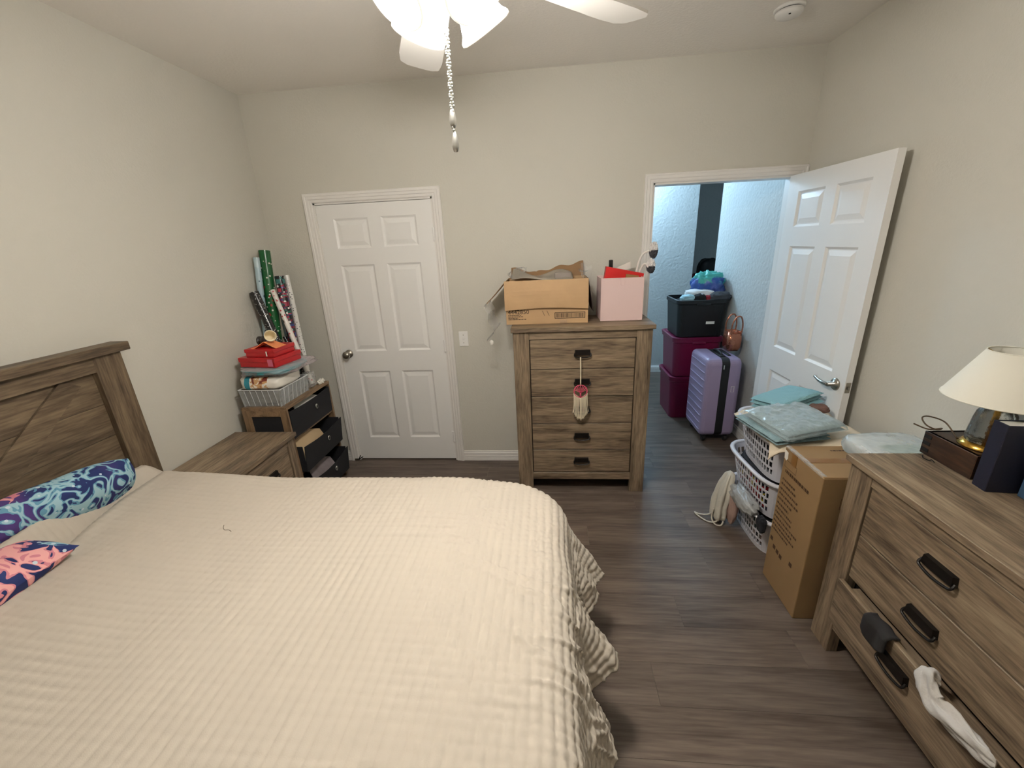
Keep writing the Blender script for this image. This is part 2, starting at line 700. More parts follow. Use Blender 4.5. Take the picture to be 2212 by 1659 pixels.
d1 = thing('door_1', 'closed white six-panel closet door with round nickel knob', 'door', (CL + 0.013, YB + 0.004, 0.012), kind='structure')
WD1 = CR_ - CL - 0.026
door_leaf(WD1, 2.018, 0.035, d1)
kx, kz = -1.585, 0.945
kg = lathe_geo([(0.0, 0.0), (0.032, 0.0), (0.032, 0.006), (0.026, 0.010), (0.013, 0.014), (0.013, 0.03), (0.022, 0.036), (0.029, 0.046), (0.030, 0.056), (0.025, 0.066), (0.012, 0.071), (0.0, 0.072)], n=24, caps=False)
make('knob', *xf(kg, frame((kx, YB + 0.004, kz), (1, 0, 0), (0, 0, 1), (0, -1, 0))), 'nickel', d1, True)
for hz in (1.80, 0.99, 0.22):
    make('hinge', *merge(lathe_geo([(0.0, 0), (0.0065, 0), (0.0065, 0.09), (0.0, 0.09)], (CR_ - 0.012, YB - 0.006, hz - 0.045), 10), box_geo(CR_ - 0.03, CR_ - 0.012, YB - 0.001, YB + 0.003, hz - 0.045, hz + 0.045, 0)), 'white', d1)
# door stop at foot of the closet trim
ds = thing('door_stop', 'small dark pronged door stop at foot of closet trim', 'door stop', (-1.66, YB - 0.03, 0.0))
make('stop_base', *tube_geo([(-1.68, YB - 0.03, 0.018), (-1.64, YB - 0.035, 0.022)], 0.009, 8), 'nickel', ds)
for s in (0, 0.02):
    make('prong', *tube_geo([(-1.645, YB - 0.035, 0.022), (-1.625 + s, YB - 0.037, 0.06 - s * 0.6)], 0.004, 6), 'dark_void', ds)

# open bedroom door against right wall
DW = 0.835
d2 = thing('door_2', 'open white six-panel bedroom door with nickel lever', 'door', (0, 0, 0), kind='structure')
door_leaf(DW, 2.025, 0.035, d2)
# lever set, local coordinates; front is y=0 side (faces the room), latch edge at x=DW
lx, lz = DW - 0.068, 0.895
ros = lathe_geo([(0.0, 0.0), (0.034, 0.0), (0.034, 0.005), (0.028, 0.011), (0.012, 0.014), (0.012, 0.045), (0.0, 0.046)], n=24, caps=False)
hd = make('door_handle', *xf(ros, frame((lx, 0, lz), (1, 0, 0), (0, 0, 1), (0, -1, 0))), 'nickel', d2, True)
lev = tube_geo(smooth_path([(lx, -0.045, lz), (lx - 0.03, -0.05, lz + 0.001), (lx - 0.07, -0.048, lz + 0.004), (lx - 0.115, -0.04, lz + 0.010)], 5), [0.010] * 6 + [0.0095] * 5 + [0.008] * 5, 10)
make('lever', *lev, 'nickel', hd, True)
hb = make('door_handle', *xf(ros, frame((lx, 0.035, lz), (1, 0, 0), (0, 0, -1), (0, 0.45, 0))), 'nickel', d2, True)
make('lever', *tube_geo([(lx, 0.052, lz), (lx - 0.05, 0.053, lz), (lx - 0.10, 0.050, lz + 0.006)], 0.006, 8), 'nickel', hb, True)
make('latch_plate', *merge(box_geo(DW - 0.001, DW + 0.0015, 0.006, 0.029, lz - 0.029, lz + 0.029, 0), box_geo(DW, DW + 0.010, 0.012, 0.023, lz - 0.008, lz + 0.008, 0.002)), 'nickel', d2)
for hz in (1.80, 1.0, 0.22):
    make('hinge', *merge(lathe_geo([(0.0, 0), (0.0065, 0), (0.0065, 0.09), (0.0, 0.09)], (-0.006, 0.040, hz - 0.045), 10), box_geo(-0.002, 0.0, 0.005, 0.036, hz - 0.045, hz + 0.045, 0)), 'white', d2)
dirv = Vector((0.018, -0.9998, 0))
d2.location = (1.538, YB - 0.012, 0.012)
d2.rotation_euler = (0, 0, math.atan2(dirv.y, dirv.x))

# light switch
ls = thing('light_switch', 'small white toggle light switch on wall beside closet door', 'light switch', (-0.654, YB, 0.985))
box('switch_plate', -0.689, -0.619, YB - 0.006, YB, 0.985, 1.099, 'white', ls, 0.003, 2)
box('toggle', -0.659, -0.649, YB - 0.016, YB - 0.004, 1.035, 1.052, 'white', ls, 0.002)
for z in (1.012, 1.072):
    make('screw', *xf(lathe_geo([(0, 0), (0.0035, 0), (0.003, 0.002), (0, 0.002)], n=10, caps=False), frame((-0.654, YB - 0.006, z), (1, 0, 0), (0, 0, 1), (0, -1, 0))), 'nickel', ls)

# smoke detector
sd = thing('smoke_detector', 'round white smoke detector on ceiling near door corner', 'smoke detector', (1.177, 2.57, HC))
make('mount_plate', *lathe_geo([(0, 0), (0.066, 0), (0.068, -0.008), (0.062, -0.012), (0, -0.012)], (1.177, 2.57, HC), 36, False), 'white', sd, True)
make('vent_ring', *lathe_geo([(0.052, -0.012), (0.052, -0.017), (0, -0.017)], (1.177, 2.57, HC), 36, False), 'dark_void', sd, True)
make('cover', *lathe_geo([(0, -0.017), (0.060, -0.017), (0.060, -0.028), (0.050, -0.038), (0.02, -0.042), (0, -0.042)], (1.177, 2.57, HC), 36, False), 'white', sd, True)
make('sensor_dot', *sphere_geo((1.165, 2.535, HC - 0.039), (0.006, 0.006, 0.003)), 'dark_void', sd)

# ------------------------------------------------------------------ ceiling fan with light kit
FX, FY = -0.24, 1.20
M['fan_white'] = mat('fan_white', (232, 228, 222), 0.45)
M['shade_glow'] = emit('frosted_shade_glow', (255, 252, 246), SHADE_GLOW)
M['shade_rim'] = emit('shade_rim_glass', (255, 246, 225), 0.75)
M['bulb_glow'] = emit('bulb_glow', (255, 236, 205), 30.0)
for k_ in ('shade_rim', 'bulb_glow'):
    M[k_].cycles.emission_sampling = 'NONE'
fan = thing('ceiling_fan', 'white ceiling fan with lit frosted glass shades and pull chains', 'ceiling fan', (FX, FY, 2.36))
make('canopy', *lathe_geo([(0, HC), (0.07, HC), (0.068, HC - 0.03), (0.03, HC - 0.06), (0, HC - 0.06)], (FX, FY, 0), 32, False), 'fan_white', fan, True)
make('downrod', *tube_geo([(FX, FY, HC - 0.05), (FX, FY, 2.53)], 0.013, 12), 'fan_white', fan, True)
make('motor_housing', *lathe_geo([(0, 2.545), (0.05, 2.545), (0.10, 2.52), (0.135, 2.47), (0.135, 2.42), (0.11, 2.385), (0.06, 2.375), (0, 2.375)], (FX, FY, 0), 36, False), 'fan_white', fan, True)
for k in range(5):
    a = R(38.5 + 72 * k)
    u = Vector((math.cos(a), math.sin(a), 0))
    v = Vector((-math.sin(a), math.cos(a), 0))
    pts = []
    L0, L1 = 0.185, 0.665
    outl = [(L0, -0.045), (L0 + 0.03, -0.056), (L0 + 0.2, -0.066), (L1 - 0.08, -0.074), (L1 - 0.02, -0.068), (L1, -0.045), (L1 + 0.002, 0.0), (L1, 0.045), (L1 - 0.02, 0.068), (L1 - 0.08, 0.074), (L0 + 0.2, 0.066), (L0 + 0.03, 0.056), (L0, 0.045)]
    n = len(outl)
    V = []
    for zz in (0.0, 0.008):
        for r_, t_ in outl:
            p = Vector((FX, FY, 2.355 + zz)) + u * r_ + v * t_ + Vector((0, 0, t_ * 0.19))
            V.append(tuple(p))
    F = [tuple(range(n))[::-1], tuple(range(n, 2 * n))] + [(i, (i + 1) % n, n + (i + 1) % n, n + i) for i in range(n)]
    bl = make('blade', V, F, 'fan_white', fan)
    br = tube_geo([Vector((FX, FY, 2.39)) + u * 0.10, Vector((FX, FY, 2.372)) + u * 0.17, Vector((FX, FY, 2.366)) + u * 0.26], [0.016, 0.014, 0.018], 8)
    make('blade_bracket', *br, 'fan_white', bl, True)
make('light_fitter', *lathe_geo([(0, 2.375), (0.055, 2.375), (0.06, 2.345), (0.045, 2.315), (0.05, 2.30), (0.035, 2.275), (0.015, 2.262), (0, 2.262)], (FX, FY, 0), 32, False), 'fan_white', fan, True)
for k in range(4):
    a = R(45 + 90 * k)
    ax = Vector((math.cos(a) * 0.62, math.sin(a) * 0.62, -0.785)).normalized()
    neck = Vector((FX + math.cos(a) * 0.055, FY + math.sin(a) * 0.055, 2.325))
    tdir = Vector((-math.sin(a), math.cos(a), 0))
    fm = frame(neck, tdir, ax.cross(tdir), ax)
    make('lamp_arm', *tube_geo([Vector((FX, FY, 2.33)), neck, neck + ax * 0.02], 0.017, 10), 'fan_white', fan, True)
    prof = [(0.020, 0.0), (0.030, 0.006), (0.036, 0.022), (0.042, 0.045), (0.050, 0.075), (0.058, 0.096), (0.066, 0.105), (0.067, 0.112), (0.064, 0.112), (0.056, 0.098), (0.048, 0.075), (0.040, 0.045), (0.034, 0.022), (0.018, 0.008)]
    V, F = lathe_geo(prof, n=32, caps=False)
    V = [(x * (1 + 0.018 * math.cos(16 * math.atan2(y_, x))), y_ * (1 + 0.018 * math.cos(16 * math.atan2(y_, x))), z) for x, y_, z in V]
    sh_ = make('lamp_shade', *xf((V, F), fm), 'shade_glow', fan, True)
    make('shade_rim', *xf(lathe_geo([(0.0665, 0.104), (0.0695, 0.108), (0.0695, 0.114), (0.065, 0.1165), (0.0635, 0.112), (0.0665, 0.104)], n=40, caps=False), fm), 'shade_rim', sh_, True)
    make('bulb', *xf(lathe_geo([(0.0, 0.012), (0.012, 0.012), (0.013, 0.03), (0.022, 0.05), (0.025, 0.064), (0.019, 0.08), (0.008, 0.087), (0.0, 0.088)], n=20, caps=False), fm), 'bulb_glow', fan, True)
    ld = bpy.data.lights.new('fan_bulb_light', 'POINT')
    ld.energy = FAN_POWER
    ld.color = (1.0, 0.97, 0.90)
    ld.shadow_soft_size = 0.022
    lo = bpy.data.objects.new('fan_bulb_light', ld)
    lo.location = neck + ax * 0.100
    COL.objects.link(lo)


def chain(z0, z1, ph):
    gs = []
    z = z0
    i = 0
    while z > z1:
        th = ph + (z0 - z) / 0.022 * 2 * math.pi * 0.5
        am = 0.0034
        gs.append(sphere_geo((FX + 0.004 + am * math.cos(th), FY - 0.005 + am * math.sin(th), z), 0.0036, 8, 6))
        z -= 0.0060
    return merge(*gs)


def pull(z1, z0, dx):
    h = z1 - z0
    return lathe_geo([(0, 0), (0.005, 0.001), (0.0085, h * 0.2), (0.0095, h * 0.4), (0.007, h * 0.72), (0.004, h * 0.95), (0, h)], (FX + 0.004 + dx, FY - 0.005, z0), 16, False)


make('pull_chain', *chain(2.27, 2.044, 0.0), 'chrome', fan, True)
make('pull_chain', *chain(2.27, 1.99, math.pi), 'chrome', fan, True)
make('chain_pull', *pull(2.046, 1.998, -0.001), 'chrome', fan, True)
make('chain_pull', *pull(1.992, 1.944, 0.001), 'chrome', fan, True)

# hall ceiling light (the cool light seen through the doorway; the fitting is above the door head)
M['hall_glow'] = emit('hall_diffuser_glow', (190, 220, 255), 6.0)
hl = thing('hall_ceiling_light', 'round flush ceiling light in the hall', 'ceiling light', (0.75, 5.00, HC))
make('lamp_base', *lathe_geo([(0, HC), (0.16, HC), (0.16, HC - 0.025), (0, HC - 0.025)], (0.75, 5.00, 0), 32, False), 'fan_white', hl, True)
make('diffuser', *lathe_geo([(0.15, HC - 0.025), (0.14, HC - 0.06), (0.08, HC - 0.085), (0, HC - 0.09)], (0.75, 5.00, 0), 32, False), 'hall_glow', hl, True)
ld = bpy.data.lights.new('hall_light', 'POINT')
ld.energy = HALL_POWER
ld.color = (0.46, 0.73, 1.0)
ld.shadow_soft_size = 0.12
lo = bpy.data.objects.new('hall_light', ld)
lo.location = (0.75, 5.00, HC - 0.24)
COL.objects.link(lo)
# ------------------------------------------------------------------ case furniture (chest, dresser, nightstand)
class Case:
    """maps (a = along the front, d = depth behind the front, z) to world"""

    def __init__(s, root, fn, hmat):
        s.root, s.fn, s.hm = root, fn, hmat

    def bx(s, name, a0, a1, d0, d1, z0, z1, m, parent=None, bev=0.002):
        p, q = s.fn(a0, d0), s.fn(a1, d1)
        x0, x1 = sorted((p[0], q[0]))
        y0, y1 = sorted((p[1], q[1]))
        return box(name, x0, x1, y0, y1, z0, z1, m, parent or s.root, bev)

    def handle(s, a, z, parent, d0=0.0, wdt=0.052):
        def P(aa, dd, zz):
            p = s.fn(aa, dd)
            return (p[0], p[1], zz)
        V = []
        for dd in (d0, d0 - 0.016):
            k = 1.0 if dd == d0 else 0.94
            V += [P(a - wdt * 0.92 * k, dd, z + 0.026), P(a + wdt * 0.92 * k, dd, z + 0.026), P(a + wdt * k, dd, z - 0.006), P(a - wdt * k, dd, z - 0.006)]
        F = [(0, 1, 2, 3), (7, 6, 5, 4), (0, 4, 5, 1), (1, 5, 6, 2), (2, 6, 7, 3), (3, 7, 4, 0)]
        bail = smooth_path([P(a - wdt * 0.97, d0 - 0.008, z + 0.004), P(a - wdt, d0 - 0.016, z - 0.008), P(a - wdt * 0.8, d0 - 0.019, z - 0.016), P(a, d0 - 0.021, z - 0.021), P(a + wdt * 0.8, d0 - 0.019, z - 0.016), P(a + wdt, d0 - 0.016, z - 0.008), P(a + wdt * 0.97, d0 - 0.008, z + 0.004)], 4)
        g = merge((V, F), tube_geo(bail, 0.0045, 8))
        h = make('handle', *g, 'black_metal', parent)
        return h


# tall chest of five drawers
chest = thing('chest_of_drawers', 'tall weathered oak five-drawer chest with black pulls beside the doorway', 'chest', (0.205, 2.78, 0))
C = Case(chest, lambda a, d: (a, 2.591 + d), 'oak_x')
C.bx('top', -0.247, 0.655, -0.018, 0.400, 1.174, 1.203, 'oak_x')
C.bx('post', -0.235, -0.133, 0, 0.04, 0, 1.174, 'oak_z')
C.bx('post', 0.545, 0.641, 0, 0.04, 0, 1.174, 'oak_z')
C.bx('side_panel', -0.233, -0.215, 0.04, 0.39, 0.03, 1.174, 'oak_z')
C.bx('side_panel', 0.621, 0.639, 0.04, 0.39, 0.03, 1.174, 'oak_z')
C.bx('back_panel', -0.215, 0.621, 0.38, 0.39, 0.08, 1.174, 'oak_x')
C.bx('top_rail', -0.133, 0.545, 0.002, 0.03, 1.122, 1.174, 'oak_x')
C.bx('bottom_rail', -0.133, 0.545, 0.002, 0.03, 0.098, 0.150, 'oak_x')
C.bx('inner_carcass', -0.21, 0.615, 0.045, 0.37, 0.10, 1.16, 'dark_void', bev=0)
zs = [1.119, 0.920, 0.729, 0.532, 0.332, 0.154]
for i in range(5):
    dr = C.bx('drawer_front', -0.128, 0.540, 0.006, 0.030, zs[i + 1] + 0.003, zs[i] - 0.002, 'oak_x')
    C.handle(0.209, (zs[i] + zs[i + 1]) / 2 + 0.003, dr, 0.006)

# long dresser on the right wall
dres = thing('dresser', 'long weathered oak dresser with dark pulls along the right wall', 'dresser', (1.39, 0.74, 0))
C = Case(dres, lambda a, d: (1.155 + d, a), 'oak_y')
A0, A1 = -0.04, 1.51
C.bx('top', A0 - 0.012, A1 + 0.012, -0.018, 0.475, 0.862, 0.887, 'oak_y')
C.bx('post', A1 - 0.108, A1, 0, 0.045, 0, 0.862, 'oak_z')
C.bx('post', A0, A0 + 0.108, 0, 0.045, 0, 0.862, 'oak_z')
C.bx('side_panel', A1 - 0.02, A1 - 0.002, 0.045, 0.465, 0.0, 0.862, 'oak_z')
C.bx('side_panel', A0 + 0.002, A0 + 0.02, 0.045, 0.465, 0.0, 0.862, 'oak_z')
C.bx('back_panel', A0 + 0.02, A1 - 0.02, 0.455, 0.465, 0.06, 0.862, 'oak_y')
C.bx('top_rail', A0 + 0.108, A1 - 0.108, 0.002, 0.03, 0.814, 0.862, 'oak_y')
C.bx('bottom_rail', A0 + 0.108, A1 - 0.108, 0.002, 0.03, 0.128, 0.182, 'oak_y')
C.bx('inner_carcass', A0 + 0.025, A1 - 0.025, 0.05, 0.45, 0.14, 0.85, 'dark_void', bev=0)
zz = [0.812, 0.607, 0.410, 0.185]
mid = (A0 + A1) / 2
for col, (a0, a1) in enumerate(((mid + 0.006, A1 - 0.112), (A0 + 0.112, mid - 0.006))):
    for i in range(3):
        pull_out = 0.034 if (i == 2 and col == 0) else 0.0
        top = zz[i] - (0.012 if i == 2 else 0.002)
        dr = C.bx('drawer_front', a0, a1, 0.006 - pull_out, 0.024 - pull_out, zz[i + 1] + 0.003, top, 'oak_y')
        if pull_out:
            C.bx('drawer_box', a0 + 0.02, a1 - 0.02, 0.024 - pull_out, 0.045, zz[i + 1] + 0.03, top - 0.03, 'oak_y', dr)
        C.handle(1.09 if col == 0 else 0.38, (zz[i] + top + zz[i + 1] * 2) / 4 + (0.01 if i < 2 else 0.02), dr, 0.006 - pull_out, 0.056)
C.bx('centre_stile', mid - 0.0055, mid + 0.0055, 0.004, 0.03, 0.182, 0.814, 'oak_z')

# nightstand by the left wall
ns = thing('nightstand', 'low weathered oak nightstand with drawer between bed and fabric drawer tower', 'nightstand', (-1.82, 1.98, 0))
C = Case(ns, lambda a, d: (-1.632 - d, a), 'oak_y')
C.bx('top', 1.705, 2.252, -0.018, 0.395, 0.620, 0.646, 'oak_y')
C.bx('post', 2.176, 2.236, 0, 0.04, 0, 0.620, 'oak_z')
C.bx('post', 1.722, 1.782, 0, 0.04, 0, 0.620, 'oak_z')
C.bx('side_panel', 2.216, 2.234, 0.04, 0.385, 0.0, 0.620, 'oak_z')
C.bx('side_panel', 1.724, 1.742, 0.04, 0.385, 0.0, 0.620, 'oak_z')
C.bx('back_panel', 1.742, 2.216, 0.375, 0.385, 0.05, 0.620, 'oak_y')
C.bx('top_rail', 1.782, 2.176, 0.002, 0.03, 0.582, 0.620, 'oak_y')
C.bx('shelf', 1.742, 2.216, 0.01, 0.375, 0.10, 0.122, 'oak_y')
C.bx('drawer_case', 1.745, 2.213, 0.032, 0.37, 0.36, 0.61, 'dark_void', bev=0)
dr = C.bx('drawer_front', 1.787, 2.171, 0.006, 0.03, 0.372, 0.579, 'oak_y')
C.handle(1.98, 0.475, dr, 0.006)

# ------------------------------------------------------------------ bed
for ax, nm in enumerate('xyz'):
    M['bed_' + nm] = wood('bed_oak_' + nm, (54, 43, 32), (98, 82, 63), (130, 112, 89), ax, 11.0, 22.0, 0.5, 0.25)
bed = thing('bed', 'bed with dark weathered oak headboard and diagonal plank panel', 'bed', (-0.93, 0.89, 0))
HBX = -1.965
BY0, BY1 = 0.09, 1.685
box('headboard_cap', -2.033, -1.942, BY0 - 0.03, BY1 + 0.03, 1.330, 1.368, 'bed_y', bed, 0.003)
box('headboard_rail', -2.00, HBX - 0.004, BY0 + 0.12, BY1 - 0.12, 1.262, 1.330, 'bed_y', bed)
box('headboard_rail', -2.00, HBX - 0.004, BY0 + 0.12, BY1 - 0.12, 0.44, 0.52, 'bed_y', bed)
for y0, y1 in ((BY1 - 0.125, BY1), (BY0, BY0 + 0.125)):
    box('headboard_post', -2.03, HBX, y0, y1, 0, 1.330, 'bed_z', bed, 0.004)
for i in range(5):
    z0 = 0.52 + i * 0.1484
    box('headboard_plank', -2.02, -1.996, BY0 + 0.12, BY1 - 0.12, z0 + 0.0008, z0 + 0.1476, 'bed_y', bed, 0.001)
for s in (1, -1):
    ya, yb = (1.46, 1.03) if s == 1 else (0.315, 0.745)
    a, b = Vector((0, ya, 1.262)), Vector((0, yb, 0.90))
    a2 = a + (a - b).normalized() * 0.0
    b2 = b - (a - b).normalized() * 0.45
    dvec = (a - b2).normalized()
    nrm = Vector((0, -dvec.z, dvec.y)) * 0.052
    poly = [a2 + nrm, a2 - nrm, b2 - nrm, b2 + nrm]
    # clip to rails
    V = [(x, min(max(p.y, BY0 + 0.12), BY1 - 0.12), min(max(p.z, 0.52), 1.262)) for x in (-1.9955, -1.984) for p in poly]
    make('headboard_brace', V, [(0, 1, 2, 3), (7, 6, 5, 4), (0, 4, 5, 1), (1, 5, 6, 2), (2, 6, 7, 3), (3, 7, 4, 0)], 'bed_y', bed)
M['mattress'] = mat('mattress_ticking', (225, 222, 215), 0.9)
box('mattress', -1.955, 0.0, 0.165, 1.605, 0.39, 0.640, 'mattress', bed, 0.08, 5, True)
box('bed_base', -1.955, 0.0, 0.17, 1.60, 0.17, 0.388, 'mattress', bed, 0.01)
for x, y in ((-1.85, 0.25), (-1.85, 1.52), (-0.05, 0.25), (-0.05, 1.52)):
    box('leg', x - 0.03, x + 0.03, y - 0.03, y + 0.03, 0, 0.172, 'bed_z', bed, 0.003)
for y0, y1 in ((0.128, 0.150), (1.62, 1.642)):
    box('side_rail', -1.975, 0.04, y0, y1, 0.20, 0.34, 'bed_x', bed)


# quilt ------------------------------------------------------------
def vnoise(x, y, seed):
    rs = np.random.RandomState(seed)
    tab = rs.rand(256, 256)
    xi, yi = np.floor(x).astype(int), np.floor(y).astype(int)
    fx, fy = x - xi, y - yi
    fx, fy = fx * fx * (3 - 2 * fx), fy * fy * (3 - 2 * fy)
    g_ = lambda a, b: tab[a % 256, b % 256]
    return (g_(xi, yi) * (1 - fx) + g_(xi + 1, yi) * fx) * (1 - fy) + (g_(xi, yi + 1) * (1 - fx) + g_(xi + 1, yi + 1) * fx) * fy - 0.5


def sstep(t):
    t = np.clip(t, 0, 1)
    return t * t * (3 - 2 * t)


QZ = 0.722
r_ = 0.10
rc_ = 0.26
QX1, QY0, QY1 = 0.055 - rc_, 0.125 + rc_, 1.655 - rc_
hang = 0.40 + rc_ - 0.06
step = 0.0048
us = np.arange(0, 1.0001, 1.0 / round((QX1 + hang + 1.86) / step))
vs = np.arange(QY0 - hang, QY1 + hang, step)
cy = np.array([0.0, 0.845, 0.955, 1.16, 1.34, 1.60, 2.1])
cx = np.array([-1.69, -1.69, -1.71, -1.785, -1.835, -1.852, -1.852])
U01, Vg = np.meshgrid(us, vs, indexing='ij')
crease = np.interp(Vg, cy, cx) + 0.006 * vnoise(Vg * 9, Vg * 0, 5)
hem = crease - 0.062 - 0.012 * np.sin(Vg * 9.0)
Ug = hem + U01 * (QX1 + hang - hem)
qx = np.minimum(Ug, QX1)
qy = np.clip(Vg, QY0, QY1)
dx, dy = Ug - qx, Vg - qy
Lr = np.sqrt(dx * dx + dy * dy)
Ls = np.maximum(Lr, 1e-9)
nx, ny = dx / Ls, dy / Ls
L = np.maximum(Lr - (rc_ - r_), 0)
ang = np.minimum(L / r_, math.pi / 2)
rest = np.maximum(L - r_ * math.pi / 2, 0)
# hanging edge waves
per = np.where(nx > 0.7, Vg, 3.0 + Ug)
wave = np.cos(2 * math.pi * (per - 1.43) / 0.345 + 0.9 * np.sin(per * 7.0)) + 0.5 * np.sin(per * 29.0 + 1.3)
outw = np.minimum(Lr, rc_ - r_) + r_ * np.sin(ang) + rest * (0.10 + (0.17 + 0.09 * sstep((Vg - 0.7) / 0.6)) * np.clip(nx, 0, 1)) + wave * 0.048 * sstep(rest / 0.30) * (0.35 + 0.65 * (nx > 0.3))
X = qx + nx * outw
Y = qy + ny * outw
Z = QZ - r_ * (1 - np.cos(ang)) - rest * 0.95 - 0.03 * sstep((Ug + 0.55) / 0.6)
topw = np.clip(1 - L / 0.10, 0, 1)
# rise toward the pillows, mound over the pillow, crease
Z += topw * (0.045 * sstep((-1.15 - Ug) / 0.6) + (0.105 - 0.065 * sstep((Vg - 1.28) / 0.28)) * sstep((crease - Ug + 0.004) / 0.060) - 0.016 * np.exp(-((Ug - crease - 0.004) / 0.012) ** 2) + 0.010 * np.exp(-((Ug - crease - 0.05) / 0.03) ** 2))
# soft undulation
Z += topw * 0.018 * vnoise(Ug * 1.7 + 3, Vg * 1.7, 1) + topw * 0.010 * vnoise(Ug * 4, Vg * 3.0, 2)
# wrinkles running along X, strongest near the foot
wr = vnoise(Ug * 5.5 + 2.0 * vnoise(Ug * 3, Vg * 3, 9), Vg * 26 + 5 * vnoise(Ug * 2.5, Vg * 2.5, 8), 3)
ridge = np.maximum(0, 1 - np.abs(wr) * 9.0)
patch = sstep((vnoise(Ug * 2.3 + 7, Vg * 2.3 + 1, 4) + 0.25) * 2.2) * sstep((Ug + 1.1) / 0.8)
# quilting channels: strong ones along Y (spaced in U), weaker ones along X (spaced in V)
pu, pv = 0.0290, 0.0270
cu_ = np.abs(np.sin(math.pi * (Ug + 0.002 * vnoise(Ug * 8, Vg * 8, 12)) / pu)) ** 0.55
cv_ = np.abs(np.sin(math.pi * (Vg + 0.004 * vnoise(Ug * 6, Vg * 6, 11)) / pv)) ** 0.6
fade = 0.30 + 0.70 * sstep((Ug + 1.4) / 1.2)
cross = 0.24 + 0.76 * np.maximum(sstep((Ug + 0.25) / 0.35), sstep((vnoise(Ug * 3, Vg * 3, 21) + 0.1) * 3) * 0.7)
relief = 0.0062 * fade * cu_ + 0.0042 * cross * cv_ + 0.0100 * patch * ridge
relief += 0.009 * vnoise(Ug * 17, Vg * 17, 14) * sstep(rest / 0.05) + 0.012 * vnoise(Ug * 7, Vg * 9, 15) * sstep((Ug + 0.15) / 0.2)
P3 = np.stack([X, Y, Z], -1)
gu = np.gradient(P3, axis=0)
gv = np.gradient(P3, axis=1)
nn = np.cross(gu, gv)
nn /= np.maximum(np.linalg.norm(nn, axis=-1, keepdims=True), 1e-9)
P3 = P3 + nn * relief[..., None]
P3[..., 2] = np.maximum(P3[..., 2], 0.02)
nu_, nv_ = P3.shape[:2]
idx = np.arange(nu_ * nv_).reshape(nu_, nv_)
quads = np.stack([idx[:-1, :-1], idx[1:, :-1], idx[1:, 1:], idx[:-1, 1:]], -1).reshape(-1, 4)
M['quilt'] = mat('cream_quilt', (196, 186, 172), 0.9, bmp=(420.0, 0.35, 0.0012, 2.0), spec=0.2)
q = make('quilt', P3.reshape(-1, 3), quads.tolist(), 'quilt', None, True)
tag(q, 'cream channel-stitched quilt spread over the bed', 'quilt')
sol = q.modifiers.new('thickness', 'SOLIDIFY')
sol.thickness = 0.006
sol.offset = -1


def on_quilt(x, y):
    d_ = (P3[..., 0] - x) ** 2 + (P3[..., 1] - y) ** 2
    k_ = np.unravel_index(np.argmin(d_), d_.shape)
    return (x, y, float(P3[k_][2]) + 0.0018)


tag(make('thread', *tube_geo(smooth_path([on_quilt(*p) for p in ((-1.270, 1.235), (-1.262, 1.222), (-1.250, 1.212), (-1.235, 1.213), (-1.218, 1.205))], 4), 0.0009, 5), mat('dark_thread', (84, 70, 58), 0.9)), 'short dark thread lying on the cream quilt', 'thread')


# pillows ------------------------------------------------------------
def coral(nt, cut=0.60, pw_=0.11):
    a = noise_fac(nt, 13.0, 1.5, 1.4)
    b = noise_fac(nt, 12.0, 1.5, 1.4, off=(4, 9, 2))
    hue = noise_fac(nt, 3.6, 0.5, 0.3, off=(2.6, 6.4, 1.3))
    bg = noise_fac(nt, 4.0, 1.0, 0.4, off=(8, 1, 5))
    col = ramp(nt, bg, [(0.0, (22, 38, 90)), (0.50, (26, 42, 98)), (0.60, (70, 48, 112))], 'LINEAR')
    da = mathn(nt, 'ABSOLUTE', mathn(nt, 'SUBTRACT', a, 0.49))
    db = mathn(nt, 'ABSOLUTE', mathn(nt, 'SUBTRACT', b, 0.49))
    wa = mathn(nt, 'MINIMUM', mathn(nt, 'MAXIMUM', mathn(nt, 'MULTIPLY', mathn(nt, 'SUBTRACT', cut + 0.02, hue), 1.6), 0.0), 0.085)
    wb = mathn(nt, 'MINIMUM', mathn(nt, 'MAXIMUM', mathn(nt, 'MULTIPLY', mathn(nt, 'SUBTRACT', hue, cut), 1.6), 0.0), pw_)
    col = mixc(nt, mathn(nt, 'LESS_THAN', da, wa), col, (98, 150, 176))
    col = mixc(nt, mathn(nt, 'LESS_THAN', da, mathn(nt, 'MULTIPLY', wa, 0.55)), col, (158, 194, 204))
    col = mixc(nt, mathn(nt, 'LESS_THAN', db, wb), col, (214, 134, 146))
    col = mixc(nt, mathn(nt, 'LESS_THAN', db, mathn(nt, 'MULTIPLY', wb, 0.6)), col, (240, 174, 172))
    dm = ramp(nt, voro_fac(nt, 24.0), [(0.0, (255, 255, 255)), (0.14, (0, 0, 0))])
    return mixc(nt, dm, col, (205, 218, 226))


M['coral'] = pattern_mat('coral_print_cotton', coral, 0.85)
M['coral_pink'] = pattern_mat('coral_print_pink_cotton', lambda nt: coral(nt, 0.36, 0.085), 0.85)


